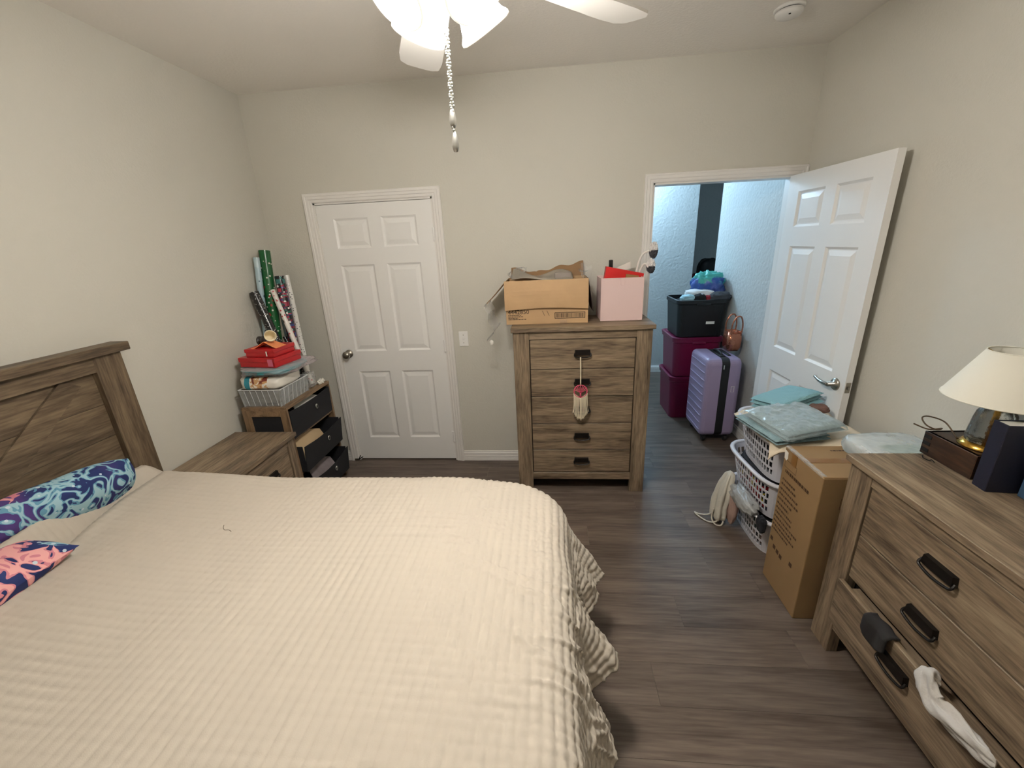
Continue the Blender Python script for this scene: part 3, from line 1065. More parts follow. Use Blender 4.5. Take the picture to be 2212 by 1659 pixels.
def pillow_geo(c, sx, sy, sz, M3, n=48, rnd=0.30):
    V, F = [], []
    for side in (1, -1):
        base_n = len(V)
        for i in range(n + 1):
            for j in range(n + 1):
                u, v = i / n * 2 - 1, j / n * 2 - 1
                pin = math.sqrt(1 - rnd * v * v) * (1 - 0.05 * (1 - v * v) * abs(u) ** 6)
                pin2 = math.sqrt(1 - rnd * u * u) * (1 - 0.05 * (1 - u * u) * abs(v) ** 6)
                h = max(0.0, (1 - u ** 4) * (1 - v ** 4)) ** 0.55
                wv = 0.06 * mn.noise(Vector((u * 2.1 + c[0] * 9, v * 2.1, side * 3.0)))
                p = Vector((u * sx * pin, v * sy * pin2, side * sz * h * (1 + wv * 3)))
                V.append(tuple(M3 @ p + Vector(c)))
        for i in range(n):
            for j in range(n):
                q_ = (base_n + i * (n + 1) + j, base_n + (i + 1) * (n + 1) + j, base_n + (i + 1) * (n + 1) + j + 1, base_n + i * (n + 1) + j + 1)
                F.append(q_ if side > 0 else q_[::-1])
    return V, F


m3 = Matrix.Rotation(R(-5), 3, 'X') @ Matrix.Rotation(R(-62), 3, 'Y')
pl = make('pillow', *pillow_geo((-1.898, 1.150, 0.818), 0.150, 0.345, 0.078, Matrix.Rotation(R(0), 3, 'X') @ m3), 'coral', None, True)
tag(pl, 'blue coral-print pillow propped against headboard behind the quilt edge', 'pillow')
m3 = Matrix.Rotation(R(2), 3, 'Z') @ Matrix.Rotation(R(4), 3, 'Y')
pl = make('pillow', *pillow_geo((-1.775, 0.70, 0.815), 0.180, 0.335, 0.062, m3, 48, 0.08), 'coral_pink', None, True)
tag(pl, 'pink coral-print pillow lying flat at the near left edge of bed', 'pillow')

# ------------------------------------------------------------------ fabric drawer tower and what stands on it
M['tower_wood_y'] = wood('tower_wood_y', (84, 64, 44), (128, 103, 76), (150, 124, 94), 1, 9, 18, 0.5, 0.1)
M['tower_wood_z'] = wood('tower_wood_z', (84, 64, 44), (128, 103, 76), (150, 124, 94), 2, 9, 18, 0.5, 0.1)
tw = thing('drawer_tower', 'narrow wooden tower with three black fabric drawers in the corner', 'drawer unit', (-1.82, 2.54, 0))
TX0, TX1, TY0, TY1, TZ = -1.965, -1.660, 2.275, 2.815, 0.800
box('top', TX0, TX1, TY0, TY1, TZ - 0.02, TZ, 'tower_wood_y', tw)
for y0 in (TY0, TY1 - 0.018):
    box('post', TX1 - 0.05, TX1 - 0.002, y0, y0 + 0.018, 0, TZ - 0.02, 'tower_wood_z', tw)
    box('post', TX0, TX0 + 0.055, y0, y0 + 0.018, 0, TZ - 0.02, 'tower_wood_z', tw)
    box('side_rail', TX0 + 0.055, TX1 - 0.05, y0, y0 + 0.018, TZ - 0.062, TZ - 0.02, 'tower_wood_y', tw)
    box('side_rail', TX0 + 0.055, TX1 - 0.05, y0, y0 + 0.018, 0.02, 0.06, 'tower_wood_y', tw)
    box('side_fabric', TX0 + 0.055, TX1 - 0.05, y0 + 0.006, y0 + 0.012, 0.06, TZ - 0.062, 'black_fabric', tw, 0)
box('back_panel', TX0, TX0 + 0.008, TY0 + 0.018, TY1 - 0.018, 0.02, TZ - 0.02, 'tower_wood_z', tw)
for z in (0.555, 0.305, 0.05):
    box('shelf', TX0 + 0.01, TX1 - 0.012, TY0 + 0.018, TY1 - 0.018, z, z + 0.014, 'tower_wood_y', tw)


def fabric_drawer(z0, z1, out, tilt, sag):
    """open fabric bin, front slightly tilted out and its top edge sagging"""
    y0, y1 = TY0 + 0.022, TY1 - 0.022
    xb, xf_ = TX0 + 0.03, TX1 - 0.004 + out
    n = 14
    g = []

    def wall(p0, p1, sg):
        def fn(u, v):
            p = Vector(p0).lerp(Vector(p1), u)
            top = z1 - sg * math.sin(math.pi * u)
            z = z0 + (top - z0) * v
            return (p.x + (tilt * v if sg else 0), p.y, z)
        return sheet_geo(fn, n, 6, 0.005)
    g.append(wall((xf_, y0, 0), (xf_, y1, 0), sag))
    g.append(wall((xb, y1, 0), (xb, y0, 0), 0))
    g.append(wall((xb, y0, 0), (xf_, y0, 0), 0))
    g.append(wall((xf_, y1, 0), (xb, y1, 0), 0))
    g.append(box_geo(xb, xf_, y0, y1, z0, z0 + 0.006, 0))
    d = make('drawer', *merge(*g), 'black_fabric', tw)
    bm = bmesh.new()
    ring = []
    for k in range(17):
        a = 2 * math.pi * k / 16
        ring.append((xf_ + tilt * 0.55 + 0.004, (y0 + y1) / 2 + 0.05 + 0.011 * math.cos(a), z0 + (z1 - z0) * 0.58 + 0.016 * math.sin(a)))
    bm.free()
    make('ring_pull', *tube_geo(ring, 0.0028, 6), 'chrome', d)
    return xf_ + tilt


x1 = fabric_drawer(0.572, 0.762, 0.0, 0.006, 0.012)
x2 = fabric_drawer(0.322, 0.512, 0.035, 0.02, 0.02)
x3 = fabric_drawer(0.068, 0.262, 0.045, 0.02, 0.03)
M['manila'] = mat('manila_paper', (205, 178, 140), 0.8)
M['grey_paper'] = mat('printed_paper', (150, 140, 142), 0.6, var=0.4)


def paper_fan(name, label, cat, x0, y0, y1, z0, h, m, lean=0.03, dxx=0.0):
    g = sheet_geo(lambda u, v: (x0 + dxx - lean * v * 1.5, y0 + (y1 - y0) * u, z0 + h * v * (0.7 + 0.3 * math.sin(math.pi * (u * 0.8 + 0.2)))), 10, 4, 0.006)
    return tag(make(name, *g, m), label, cat)


paper_fan('paper_folder', 'tan folded paper sticking out of the middle fabric drawer', 'paper', x2 - 0.03, 2.33, 2.66, 0.335, 0.205, 'manila', 0.05)
paper_fan('paper_folder', 'white paper sticking out of the top fabric drawer', 'paper', x1 - 0.02, 2.42, 2.72, 0.585, 0.192, 'paper', 0.02)
paper_fan('magazine', 'glossy magazine sticking out of the lowest fabric drawer', 'magazine', x3 - 0.03, 2.42, 2.70, 0.08, 0.205, 'grey_paper', 0.05)
tag(make('crumpled_paper', *lump_geo((-1.69, 2.755, TZ + 0.014), (0.016, 0.030, 0.015), 3, 0.55), 'paper', None, True), 'small crumpled white paper on the far end of drawer tower', 'paper')

# clear ribbed tray
M['clear_plastic'] = plastic_film('clear_tray_plastic', (205, 208, 208), 0.20, 0.2)
M['film'] = plastic_film('clear_bag_film', (225, 226, 224), 0.13, 0.12)
tr = thing('plastic_tray', 'clear ribbed plastic tray on the drawer tower', 'tray', (-1.82, 2.44, TZ))
X0, X1, Y0, Y1, H = -1.958, -1.682, 2.285, 2.60, 0.115
g = []
for (a, b) in (((X0, Y0), (X1, Y0)), ((X1, Y0), (X1, Y1)), ((X1, Y1), (X0, Y1)), ((X0, Y1), (X0, Y0))):
    a, b = Vector((*a, 0)), Vector((*b, 0))
    o_ = Vector(((b - a).y, -(b - a).x, 0)).normalized() * 0.016
    g.append(sheet_geo(lambda u, v: (a.lerp(b, u) + o_ * (v - 1) + Vector((0, 0, TZ + 0.002 + H * v))), 8, 2, 0.002))
g.append(box_geo(X0 + 0.016, X1 - 0.016, Y0 + 0.016, Y1 - 0.016, TZ + 0.001, TZ + 0.004, 0))
make('tray_body', *merge(*g), 'clear_plastic', tr)
M['tray_edge'] = plastic_film('tray_edge_plastic', (228, 230, 230), 0.75, 0.25)
make('tray_rim', *tube_geo([(X0, Y0, TZ + H), (X1, Y0, TZ + H), (X1, Y1, TZ + H), (X0, Y1, TZ + H), (X0, Y0, TZ + H)], 0.004, 6), 'tray_edge', tr)
for k in range(1, 7):
    t = k / 7
    for (a, b, ox, oy) in (((X0, Y0), (X1, Y0), 0, 0.016), ((X1, Y0), (X1, Y1), -0.016, 0)):
        x, y = a[0] + (b[0] - a[0]) * t, a[1] + (b[1] - a[1]) * t
        make('tray_rib', *tube_geo([(x + ox, y + oy, TZ + 0.005), (x, y - (0.002 if oy else 0), TZ + H)], 0.0022, 5), 'tray_edge', tr)
M['grey_stuffing'] = mat('grey_tissue', (150, 148, 146), 0.8, var=0.3, bmp=(30, 0.6, 0.01))
tag(make('tissue_bundle', *lump_geo((-1.82, 2.44, TZ + 0.063), (0.115, 0.13, 0.055), 2, 0.10, 5), 'grey_stuffing', None, True), 'grey tissue bundle inside the clear ribbed tray', 'tissue')


def snackbag(nt):
    tc = nt.nodes.new('ShaderNodeTexCoord')
    sp = nt.nodes.new('ShaderNodeSeparateXYZ')
    nt.links.new(tc.outputs['Object'], sp.inputs[0])
    band = ramp(nt, mathn(nt, 'MULTIPLY_ADD', sp.outputs[0], 3.0, ) if False else mathn(nt, 'ADD', mathn(nt, 'MULTIPLY', sp.outputs[0], 3.2), 0.5), [(0.0, (232, 228, 218)), (0.21, (38, 140, 160)), (0.33, (236, 230, 220))])
    n = noise_fac(nt, 20.0, 3.0, 0.8, off=(1.2, 0.4, 0))
    brown = ramp(nt, n, [(0.0, (236, 230, 220)), (0.5, (206, 160, 110)), (0.60, (120, 52, 40)), (0.70, (84, 40, 30))])
    reg_ = ramp(nt, mathn(nt, 'ADD', mathn(nt, 'MULTIPLY', sp.outputs[0], 3.2), 0.5), [(0.0, (0, 0, 0)), (0.34, (255, 255, 255)), (0.70, (0, 0, 0))])
    return mixc(nt, reg_, band, brown)


M['snackbag'] = pattern_mat('printed_white_bag', snackbag, 0.35)
tag(make('printed_bag', *lump_geo((-1.815, 2.42, TZ + 0.155), (0.145, 0.14, 0.046), 5, 0.05, 4), 'snackbag', None, True), 'white printed bag with teal band lying on the clear tray', 'bag')
tag(make('clear_bag', *lump_geo((-1.78, 2.47, TZ + 0.225), (0.175, 0.19, 0.028), 8, 0.14, 3.5), plastic_film('tinted_bag_film', (205, 190, 192), 0.25), None, True), 'flat clear plastic bag with pinkish contents under the red boxes', 'bag')
M['teal_cloth'] = mat('teal_cloth', (70, 150, 158), 0.8, var=0.25)
tag(make('teal_packet', *lump_geo((-1.79, 2.45, TZ + 0.226), (0.15, 0.165, 0.020), 11, 0.1, 4), 'teal_cloth', None, True), 'flat teal packet just under the lower red box', 'packet')
tag(make('clear_bag', *lump_geo((-1.725, 2.665, TZ + 0.055), (0.035, 0.06, 0.055), 13, 0.25), 'film', None, True), 'crumpled clear plastic bag at right end of the drawer tower', 'bag')
M['red_card'] = mat('red_card', (178, 26, 32), 0.35)


def redbox(label, c, sx, sy, h, rz):
    t = thing('gift_box', label, 'box', c)
    x, y, z = c
    box('box_body', x - sx, x + sx, y - sy, y + sy, z, z + h * 0.8, 'red_card', t, 0.002)
    box('box_lid', x - sx - 0.004, x + sx + 0.004, y - sy - 0.004, y + sy + 0.004, z + h * 0.55, z + h, 'red_card', t, 0.002)
    t.rotation_euler = (0, 0, rz)
    return t


rb = redbox('wide flat red box under the smaller red box on drawer tower', (-1.80, 2.44, TZ + 0.252), 0.130, 0.115, 0.060, R(-8))
make('sticker', *box_geo(-1.715, -1.680, 2.3185, 2.3205, TZ + 0.262, TZ + 0.306, 0), mat('pink_foil', (225, 110, 140), 0.15, 0.3), rb)
rb = redbox('smaller red box on top of the wide flat red box', (-1.79, 2.44, TZ + 0.313), 0.100, 0.095, 0.050, R(-5))
make('sticker', *box_geo(-1.742, -1.734, 2.339, 2.3405, TZ + 0.32, TZ + 0.35, 0), 'paper', rb)
M['orange'] = mat('orange_card', (240, 150, 96), 0.7)
oz = TZ + 0.364
og = sheet_geo(lambda u, v: (-1.86 + 0.17 * u, 2.36 + 0.10 * v, oz + 0.002 + 0.042 * max(0, 1 - abs(u - 0.55) * 2.4) * (1 - 0.3 * v)), 16, 4, 0.003)
tag(make('orange_card', *og, 'orange'), 'folded orange card lying on the smaller red box', 'card')
M['cream_plastic'] = mat('cream_plastic', (238, 222, 190), 0.4)
cg = lathe_geo([(0.0, 0.0), (0.026, 0.0), (0.030, 0.005), (0.033, 0.07), (0.035, 0.073), (0.030, 0.073), (0.027, 0.008), (0.0, 0.006)], n=28, caps=False)
cd_ = Vector((0.62, -0.78, 0.03)).normalized()
tag(make('cup', *xf(cg, frame((-1.765, 2.43, oz + 0.074), Vector((0, 0, 1)).cross(cd_), (0, 0, 1), cd_)), 'cream_plastic', None, True), 'cream plastic cup lying on its side above the orange card', 'cup')
M['dark_item'] = mat('dark_plastic', (52, 46, 42), 0.5)
tag(make('ribbon_spool', *xf(lathe_geo([(0.0, 0), (0.028, 0), (0.028, 0.008), (0.012, 0.008), (0.012, 0.024), (0.028, 0.024), (0.028, 0.032), (0, 0.032)], n=20, caps=False), frame((-1.875, 2.47, oz + 0.028), (0, 1, 0), (0, 0, 1), (1, 0, 0))), 'dark_item', None, True), 'small dark spool lying behind the orange card', 'spool')


# wrapping paper rolls ------------------------------------------------
def dots_mat(name, bgc, c1, c2, sc):
    def f(nt):
        v = voro_fac(nt, sc)
        a = ramp(nt, v, [(0.0, c1), (0.22, bgc)])
        v2 = noise_fac(nt, sc * 0.5, 1.0, 0.0, off=(3, 3, 1))
        return mixc(nt, ramp(nt, v2, [(0.0, (0, 0, 0)), (0.66, (255, 255, 255))]), a, c2)
    return pattern_mat(name, f, 0.25)


def squares(nt):
    tc = nt.nodes.new('ShaderNodeTexCoord')
    ck = nt.nodes.new('ShaderNodeTexChecker')
    ck.inputs['Scale'].default_value = 32.0
    nt.links.new(tc.outputs['Object'], ck.inputs['Vector'])
    n = noise_fac(nt, 16.0, 0.0, 0.0, msc=(0.2, 0.2, 1))
    col = ramp(nt, n, [(0.0, (60, 120, 116)), (0.40, (150, 36, 62)), (0.5, (52, 70, 132)), (0.56, (182, 52, 74)), (0.64, (40, 96, 84))])
    v = voro_fac(nt, 34.0)
    wv = ramp(nt, v, [(0.0, (240, 238, 232)), (0.30, (20, 20, 24))])
    return mixc(nt, ck.outputs['Fac'], col, wv)


M['w_green'] = dots_mat('green_xmas_wrap', (28, 92, 48), (225, 228, 214), (150, 60, 50), 38.0)
M['w_blue'] = dots_mat('pale_blue_wrap', (172, 196, 206), (70, 92, 110), (186, 206, 212), 22.0)
M['w_black'] = dots_mat('black_script_wrap', (30, 29, 30), (215, 214, 208), (96, 94, 90), 70.0)
M['w_white'] = dots_mat('white_print_wrap', (226, 222, 214), (196, 96, 100), (110, 104, 92), 34.0)
M['w_squares'] = pattern_mat('colour_square_wrap', squares, 0.3)
M['w_dots'] = dots_mat('white_dotted_wrap', (230, 228, 222), (60, 60, 66), (236, 232, 226), 60.0)
rolls = [
    ('wrapping_paper_roll', 'tallest wrapping roll, green with white dots, leaning in the corner', (-1.970, 2.728, 0.802), (-1.966, 2.855, 1.744), 0.037, 'w_green'),
    ('wrapping_paper_roll', 'slim pale blue wrapping roll just left of the green roll', (-2.000, 2.66, 0.802), (-1.996, 2.80, 1.70), 0.020, 'w_blue'),
    ('wrapping_paper_roll', 'black and white patterned wrapping roll leaning to the left in front', (-1.800, 2.640, 0.815), (-2.000, 2.700, 1.479), 0.030, 'w_black'),
    ('wrapping_paper_roll', 'long white printed wrapping roll slanting down to the tower edge', (-1.722, 2.700, 0.815), (-1.925, 2.790, 1.482), 0.017, 'w_white'),
    ('wrapping_paper_roll', 'wrapping roll printed with coloured squares beside the green roll', (-1.838, 2.760, 0.802), (-1.888, 2.84, 1.57), 0.031, 'w_squares'),
    ('wrapping_paper_roll', 'white dotted wrapping roll at the far right of the rolls', (-1.800, 2.795, 0.802), (-1.868, 2.895, 1.572), 0.018, 'w_dots'),
    ('wrapping_paper_roll', 'dark narrow wrapping roll between black roll and white roll', (-1.775, 2.745, 0.805), (-1.915, 2.79, 1.15), 0.014, 'w_black'),
    ('wrapping_paper_roll', 'pale grey-blue wrapping roll behind the white printed roll', (-1.885, 2.785, 0.802), (-1.935, 2.86, 1.37), 0.021, 'w_blue'),
]
for nm, lb, p0, p1, r, m in rolls:
    t = thing(nm, lb, 'paper roll', p0, 'wrapping paper rolls in the corner')
    a, b = Vector(p0), Vector(p1)
    make('paper_wrap', *tube_geo([a.lerp(b, k / 8) for k in range(9)], r, 20, False), m, t, True)
    make('card_core', *tube_geo([a.lerp(b, 0.002), a.lerp(b, 0.998)], r * 0.72, 14, True), mat('card_core', (150, 128, 100), 0.8), t)

# ------------------------------------------------------------------ things on the chest
CZ = 1.204
M['card'] = mat('corrugated_card', (190, 156, 116), 0.75, bmp=(60, 0.1, 0.002), var=0.06)
M['card_in'] = mat('corrugated_card_inside', (140, 108, 74), 0.8, var=0.08)
M['card_seam'] = mat('card_seam', (96, 70, 44), 0.8)
M['ink'] = mat('black_ink', (38, 24, 16), 0.7)
cb = thing('cardboard_box', 'open cardboard box with folded flaps on top of the tall chest', 'box', (-0.015, 2.85, CZ))
bx0, bx1, by0, by1, bh = -0.283, 0.250, 2.700, 3.000, 0.278
th = 0.005
for (a0, a1, c0, c1) in ((bx0, bx1, by0, by0 + th), (bx0, bx1, by1 - th, by1), (bx0, bx0 + th, by0 + th, by1 - th), (bx1 - th, bx1, by0 + th, by1 - th)):
    box('box_wall', a0, a1, c0, c1, CZ, CZ + bh, 'card', cb, 0.0008)
box('box_floor', bx0 + th, bx1 - th, by0 + th, by1 - th, CZ, CZ + 0.005, 'card_in', cb, 0)
zt = CZ + bh
# front flap folded down in front, with a crease at two thirds
fl1 = sheet_geo(lambda u, v: (bx0 - 0.004 + (bx1 - bx0 + 0.004) * u, by0 - 0.004 - 0.012 * math.sin(math.pi * v * 0.5) - 0.006 * math.sin(v * 3.1), zt + 0.003 - v * (0.186 - 0.012 * math.sin(u * 3.14))), 24, 8, 0.004)
make('flap', *fl1, 'card', cb)
make('flap_tape', *sheet_geo(lambda u, v: (0.032 + 0.0045 * u, by0 - 0.0062 - 0.012 * math.sin(math.pi * v * 0.5) - 0.006 * math.sin(v * 3.1), zt + 0.002 - v * 0.174), 2, 14), 'card_seam', cb)
fl2 = sheet_geo(lambda u, v: (bx0 - 0.128 * v, by0 + 0.005 + (by1 - by0 - 0.01) * u, zt - 0.135 * v - 0.004 * math.sin(v * 3)), 4, 4, 0.004)
make('flap', *fl2, 'card_in', cb)
fl3 = sheet_geo(lambda u, v: (bx0 + 0.02 + (bx1 - bx0 - 0.03) * u, by1 - 0.006 + 0.02 * v, zt + v * (0.03 + 0.055 * abs(u - 0.35) ** 0.8 * 1.6 + 0.008 * math.sin(u * 21))), 40, 4, 0.004)
make('flap', *fl3, 'card_in', cb)
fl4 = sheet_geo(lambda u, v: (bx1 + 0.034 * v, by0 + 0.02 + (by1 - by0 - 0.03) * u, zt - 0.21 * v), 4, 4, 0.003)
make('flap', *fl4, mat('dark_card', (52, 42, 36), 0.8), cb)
# printing on the front
ft = frame((bx0 + 0.012, by0 - 0.0012, CZ + 0.068), (1, 0, 0), (0, 0, 1))
make('printing', *text_geo('4442850', 0.040, ft), 'ink', cb)
g = []
rr = random.Random(5)
for i, (zz_, wd) in enumerate(((0.058, 0.085), (0.049, 0.10), (0.040, 0.065), (0.031, 0.115))):
    x = bx0 + 0.014
    while x < bx0 + 0.014 + wd:
        ww = rr.uniform(0.003, 0.011)
        g.append(box_geo(x, x + ww, by0 - 0.0012, by0 - 0.0004, CZ + zz_, CZ + zz_ + 0.0045, 0))
        x += ww + 0.0025
tag(make('printing', *merge(*g), 'ink', cb), kind='stuff')
g = []
ba0, ba1, bz0, bz1 = 0.035, 0.232, CZ + 0.032, CZ + 0.072
for (a, b, c, d) in ((ba0, ba1, bz0, bz0 + 0.003), (ba0, ba1, bz1 - 0.003, bz1), (ba0, ba0 + 0.004, bz0, bz1), (ba1 - 0.004, ba1, bz0, bz1)):
    g.append(box_geo(a, b, by0 - 0.0012, by0 - 0.0004, c, d, 0))
x = ba0 + 0.012
while x < ba1 - 0.012:
    ww = rr.choice((0.0012, 0.002, 0.0035))
    g.append(box_geo(x, x + ww, by0 - 0.0012, by0 - 0.0004, bz0 + 0.006, bz1 - 0.006, 0))
    x += ww + rr.choice((0.0015, 0.0025, 0.004))
tag(make('barcode', *merge(*g), 'ink', cb), kind='stuff')
for k in (0, 0.03):
    make('printing', *tube_geo([(-0.045 + k, by0 - 0.0008, CZ + 0.085), (-0.03 + k, by0 - 0.0008, CZ + 0.052)], 0.0012, 4), 'ink', cb)
make('tape', *sheet_geo(lambda u, v: (0.07 + 0.045 * u, by0 - 0.0015 - 0.003 * math.sin(v * 3), CZ + 0.001 + 0.022 * v), 6, 3), 'film', cb)
# contents
tag(make('wrapping_sheet', *sheet_geo(lambda u, v: (bx0 + 0.04 + 0.40 * u, by0 + 0.03 + 0.24 * v, zt + 0.012 + 0.03 * v + 0.018 * math.sin(u * 7 + v * 2) * (0.4 + v) - 0.025 * u * u), 36, 14, 0.003), mat('brown_grey_sheet', (150, 140, 126), 0.35, var=0.3), None, True), 'crumpled grey plastic sheet filling the open cardboard box', 'sheet')
tag(make('film', *sheet_geo(lambda u, v: (bx0 + 0.005 + 0.12 * u + 0.01 * math.sin(v * 9), by1 - 0.07 + 0.05 * v, zt + 0.02 + 0.085 * u * (1 - 0.6 * u) + 0.02 * math.sin(u * 9 + v * 5)), 20, 8), 'film', None, True), 'clear crinkled film at back left of the cardboard box', 'film')
tag(box('grey_packet', 0.04, 0.145, 2.80, 2.90, CZ + 0.10, zt + 0.035, mat('grey_card', (150, 140, 132), 0.5)), 'grey flat packet standing inside the cardboard box', 'packet')
tag(make('film', *sheet_geo(lambda u, v: (0.205 + 0.075 * u + 0.01 * math.sin(v * 8), 2.86 - 0.03 * v + 0.02 * u, zt + 0.075 - 0.16 * v * (0.3 + u) + 0.015 * math.sin(u * 6 + v * 11)), 14, 22), 'film', None, True), 'crinkled clear film spilling over right side of the cardboard box', 'film')
tag(make('film', *sheet_geo(lambda u, v: (-0.405 + 0.035 * u - 0.02 * math.sin(v * 7) - 0.012 * math.sin(v * 15), 2.72 + 0.12 * u, 1.355 - 0.265 * v + 0.03 * u), 6, 40), 'film', None, True), 'torn strip of clear film hanging from the left flap of the cardboard box', 'film')
tag(make('paper_scrap', *lump_geo((-0.392, 2.715, 1.083), (0.013, 0.006, 0.016), 4, 0.2, n=16, m=10), 'paper', None, True), 'white paper scrap stuck to the hanging film strip', 'paper')

M['pink_fabric'] = mat('pale_pink_fabric', (230, 202, 198), 0.9, bmp=(300, 0.25, 0.001))
pk = thing('fabric_bin', 'pale pink square fabric bin on top of the tall chest', 'bin', (0.466, 2.86, CZ))
p0, p1, q0, q1, ph = 0.333, 0.598, 2.726, 2.985, 0.272
for (a0, a1, c0, c1) in ((p0, p1, q0, q0 + 0.004), (p0, p1, q1 - 0.004, q1), (p0, p0 + 0.004, q0 + 0.004, q1 - 0.004), (p1 - 0.004, p1, q0 + 0.004, q1 - 0.004)):
    box('bin_side', a0, a1, c0, c1, CZ, CZ + ph, 'pink_fabric', pk, 0.0015)
box('bin_floor', p0 + 0.004, p1 - 0.004, q0 + 0.004, q1 - 0.004, CZ, CZ + 0.004, 'pink_fabric', pk, 0)
box('pull_tab', 0.455, 0.480, q0 - 0.003, q0, CZ + ph - 0.045, CZ + ph + 0.001, 'pink_fabric', pk, 0.001)
make('bin_edge_piping', *tube_geo([(p0, q0, CZ + 0.003), (p0, q0, CZ + ph), (p1, q0, CZ + ph), (p1, q0, CZ + 0.003), (p0, q0, CZ + 0.003)], 0.0022, 6), 'pink_fabric', pk)
M['red_box'] = mat('bright_red_card', (205, 34, 34), 0.4)
rg = [(0.372, 1.545), (0.612, 1.492), (0.590, 1.36), (0.352, 1.40)]
V = [(x, yy, z) for yy in (2.80, 2.855) for x, z in rg]
V = [(min(x, p1 - 0.006) if z < CZ + ph else x, yy, z) for x, yy, z in V]
tag(make('red_folder', V, [(0, 1, 2, 3), (7, 6, 5, 4), (0, 4, 5, 1), (1, 5, 6, 2), (2, 6, 7, 3), (3, 7, 4, 0)], 'red_box'), 'bright red folder tilted inside the pale pink bin', 'folder')
tag(box('black_bottle', 0.398, 0.424, 2.87, 2.895, 1.40, 1.582, mat('black_plastic', (24, 22, 20), 0.3), None, 0.004, 2), 'small black bottle sticking out of the pink bin', 'bottle')
V = [(0.42, 2.905, 1.50), (0.44, 2.905, 1.522), (0.542, 2.905, 1.565), (0.545, 2.905, 1.52), (0.44, 2.93, 1.50), (0.44, 2.93, 1.522), (0.542, 2.93, 1.565), (0.545, 2.93, 1.52)]
tag(make('white_box', V, [(0, 1, 2, 3), (7, 6, 5, 4), (0, 4, 5, 1), (1, 5, 6, 2), (2, 6, 7, 3), (3, 7, 4, 0)], 'paper'), 'white slim carton with red end slanting out of the pink bin', 'carton')
tag(make('wood_block', *xf(box_geo(-0.04, 0.04, -0.012, 0.012, -0.02, 0.02, 0.002), frame((0.53, 2.765, 1.470), (1, 0, -0.18), (0, 1, 0))), mat('block_wood', (150, 112, 70), 0.6)), 'small brown wooden block at front of the pink bin', 'block')
# two brushes with curved white handles
M['white_plastic'] = mat('white_plastic', (240, 236, 228), 0.35)


def bristle(nt):
    tc = nt.nodes.new('ShaderNodeTexCoord')
    sp = nt.nodes.new('ShaderNodeSeparateXYZ')
    nt.links.new(tc.outputs['Object'], sp.inputs[0])
    return ramp(nt, mathn(nt, 'ADD', mathn(nt, 'MULTIPLY', sp.outputs[2], 4.0), 0.5), [(0.0, (70, 70, 76)), (0.5, (232, 228, 226))])


for lb, hc, path, rz in (
        ('upper round brush with curved white handle above the pink bin', (0.676, 2.86, 1.632), [(0.55, 2.90, 1.36), (0.583, 2.90, 1.503), (0.600, 2.895, 1.575), (0.622, 2.885, 1.615), (0.655, 2.872, 1.63)], 0.05),
        ('lower round brush with short white handle beside the pink bin', (0.660, 2.84, 1.535), [(0.57, 2.89, 1.37), (0.596, 2.88, 1.48), (0.608, 2.87, 1.525), (0.625, 2.86, 1.55), (0.645, 2.85, 1.54)], 0.044)):
    t = thing('cleaning_brush', lb, 'brush', hc, 'brushes in the pink bin')
    make('handle', *tube_geo(smooth_path(path, 6), 0.0075, 10), 'white_plastic', t, True)
    V, F = sphere_geo(hc, (0.026, 0.045, rz), 56, 32)
    V = [tuple(Vector(hc) + (Vector(v) - Vector(hc)) * (0.97 + 0.34 * mn.noise(Vector(v) * 170))) for v in V]
    bm_ = pattern_mat('brush_bristle', bristle, 0.9)
    make('bristles', V, F, bm_, t)
    make('hub', *sphere_geo((hc[0] - 0.018, hc[1] - 0.012, hc[2]), 0.011), 'white_plastic', t, True)

# hanging tree ornament on the top drawer pull
M['cotton'] = mat('cotton_cord', (226, 212, 186), 0.9)
M['pink_wire'] = mat('pink_wire', (214, 78, 108), 0.5)
dc = thing('macrame_ornament', 'pink tree ornament with cream tassels hanging from top drawer pull', 'ornament', (0.195, 2.552, 0.58))
make('cord', *tube_geo(smooth_path([(0.194, 2.562, 1.008), (0.1945, 2.556, 0.95), (0.195, 2.553, 0.82)], 4), 0.0042, 8), 'cotton', dc, True)
rc = Vector((0.195, 2.552, 0.782))
ring = [rc + Vector((0.042 * math.cos(2 * math.pi * k / 32), 0, 0.042 * math.sin(2 * math.pi * k / 32))) for k in range(33)]
make('ring', *tube_geo(ring, 0.0032, 8), 'pink_wire', dc, True)
g = [tube_geo([rc + Vector((0, -0.001, -0.042)), rc + Vector((0, -0.001, -0.012))], 0.005, 8)]
for k in range(9):
    a = R(14 + 19 * k)
    e_ = rc + Vector((0.041 * math.cos(a), 0, 0.041 * math.sin(a)))
    m_ = rc + Vector((0.012 * math.cos(a), -0.002, -0.006 + 0.010 * math.sin(a)))
    g.append(tube_geo([rc + Vector((0, -0.001, -0.014)), m_, e_], [0.0018, 0.0014, 0.0024], 6))
make('tree', *merge(*g), 'pink_wire', dc, True)
g = []
rr = random.Random(11)
for k in range(19):
    x = 0.152 + 0.0865 * k / 18
    t_ = abs(k - 9) / 9
    top = 0.754 - 0.012 * (1 - t_) - 0.006
    z1_ = 0.576 + 0.055 * t_ ** 1.3 + rr.uniform(-0.008, 0.008)
    pth = smooth_path([(x, 2.552, top + 0.02 * t_), (x + rr.uniform(-.002, .002), 2.548, (top + z1_) / 2), (x + (x - 0.195) * 0.18, 2.550, z1_)], 4)
    g.append(tube_geo(pth, [0.0022] * (len(pth) - 2) + [0.0030, 0.0042], 6))
make('tassels', *merge(*g), 'cotton', dc, True)

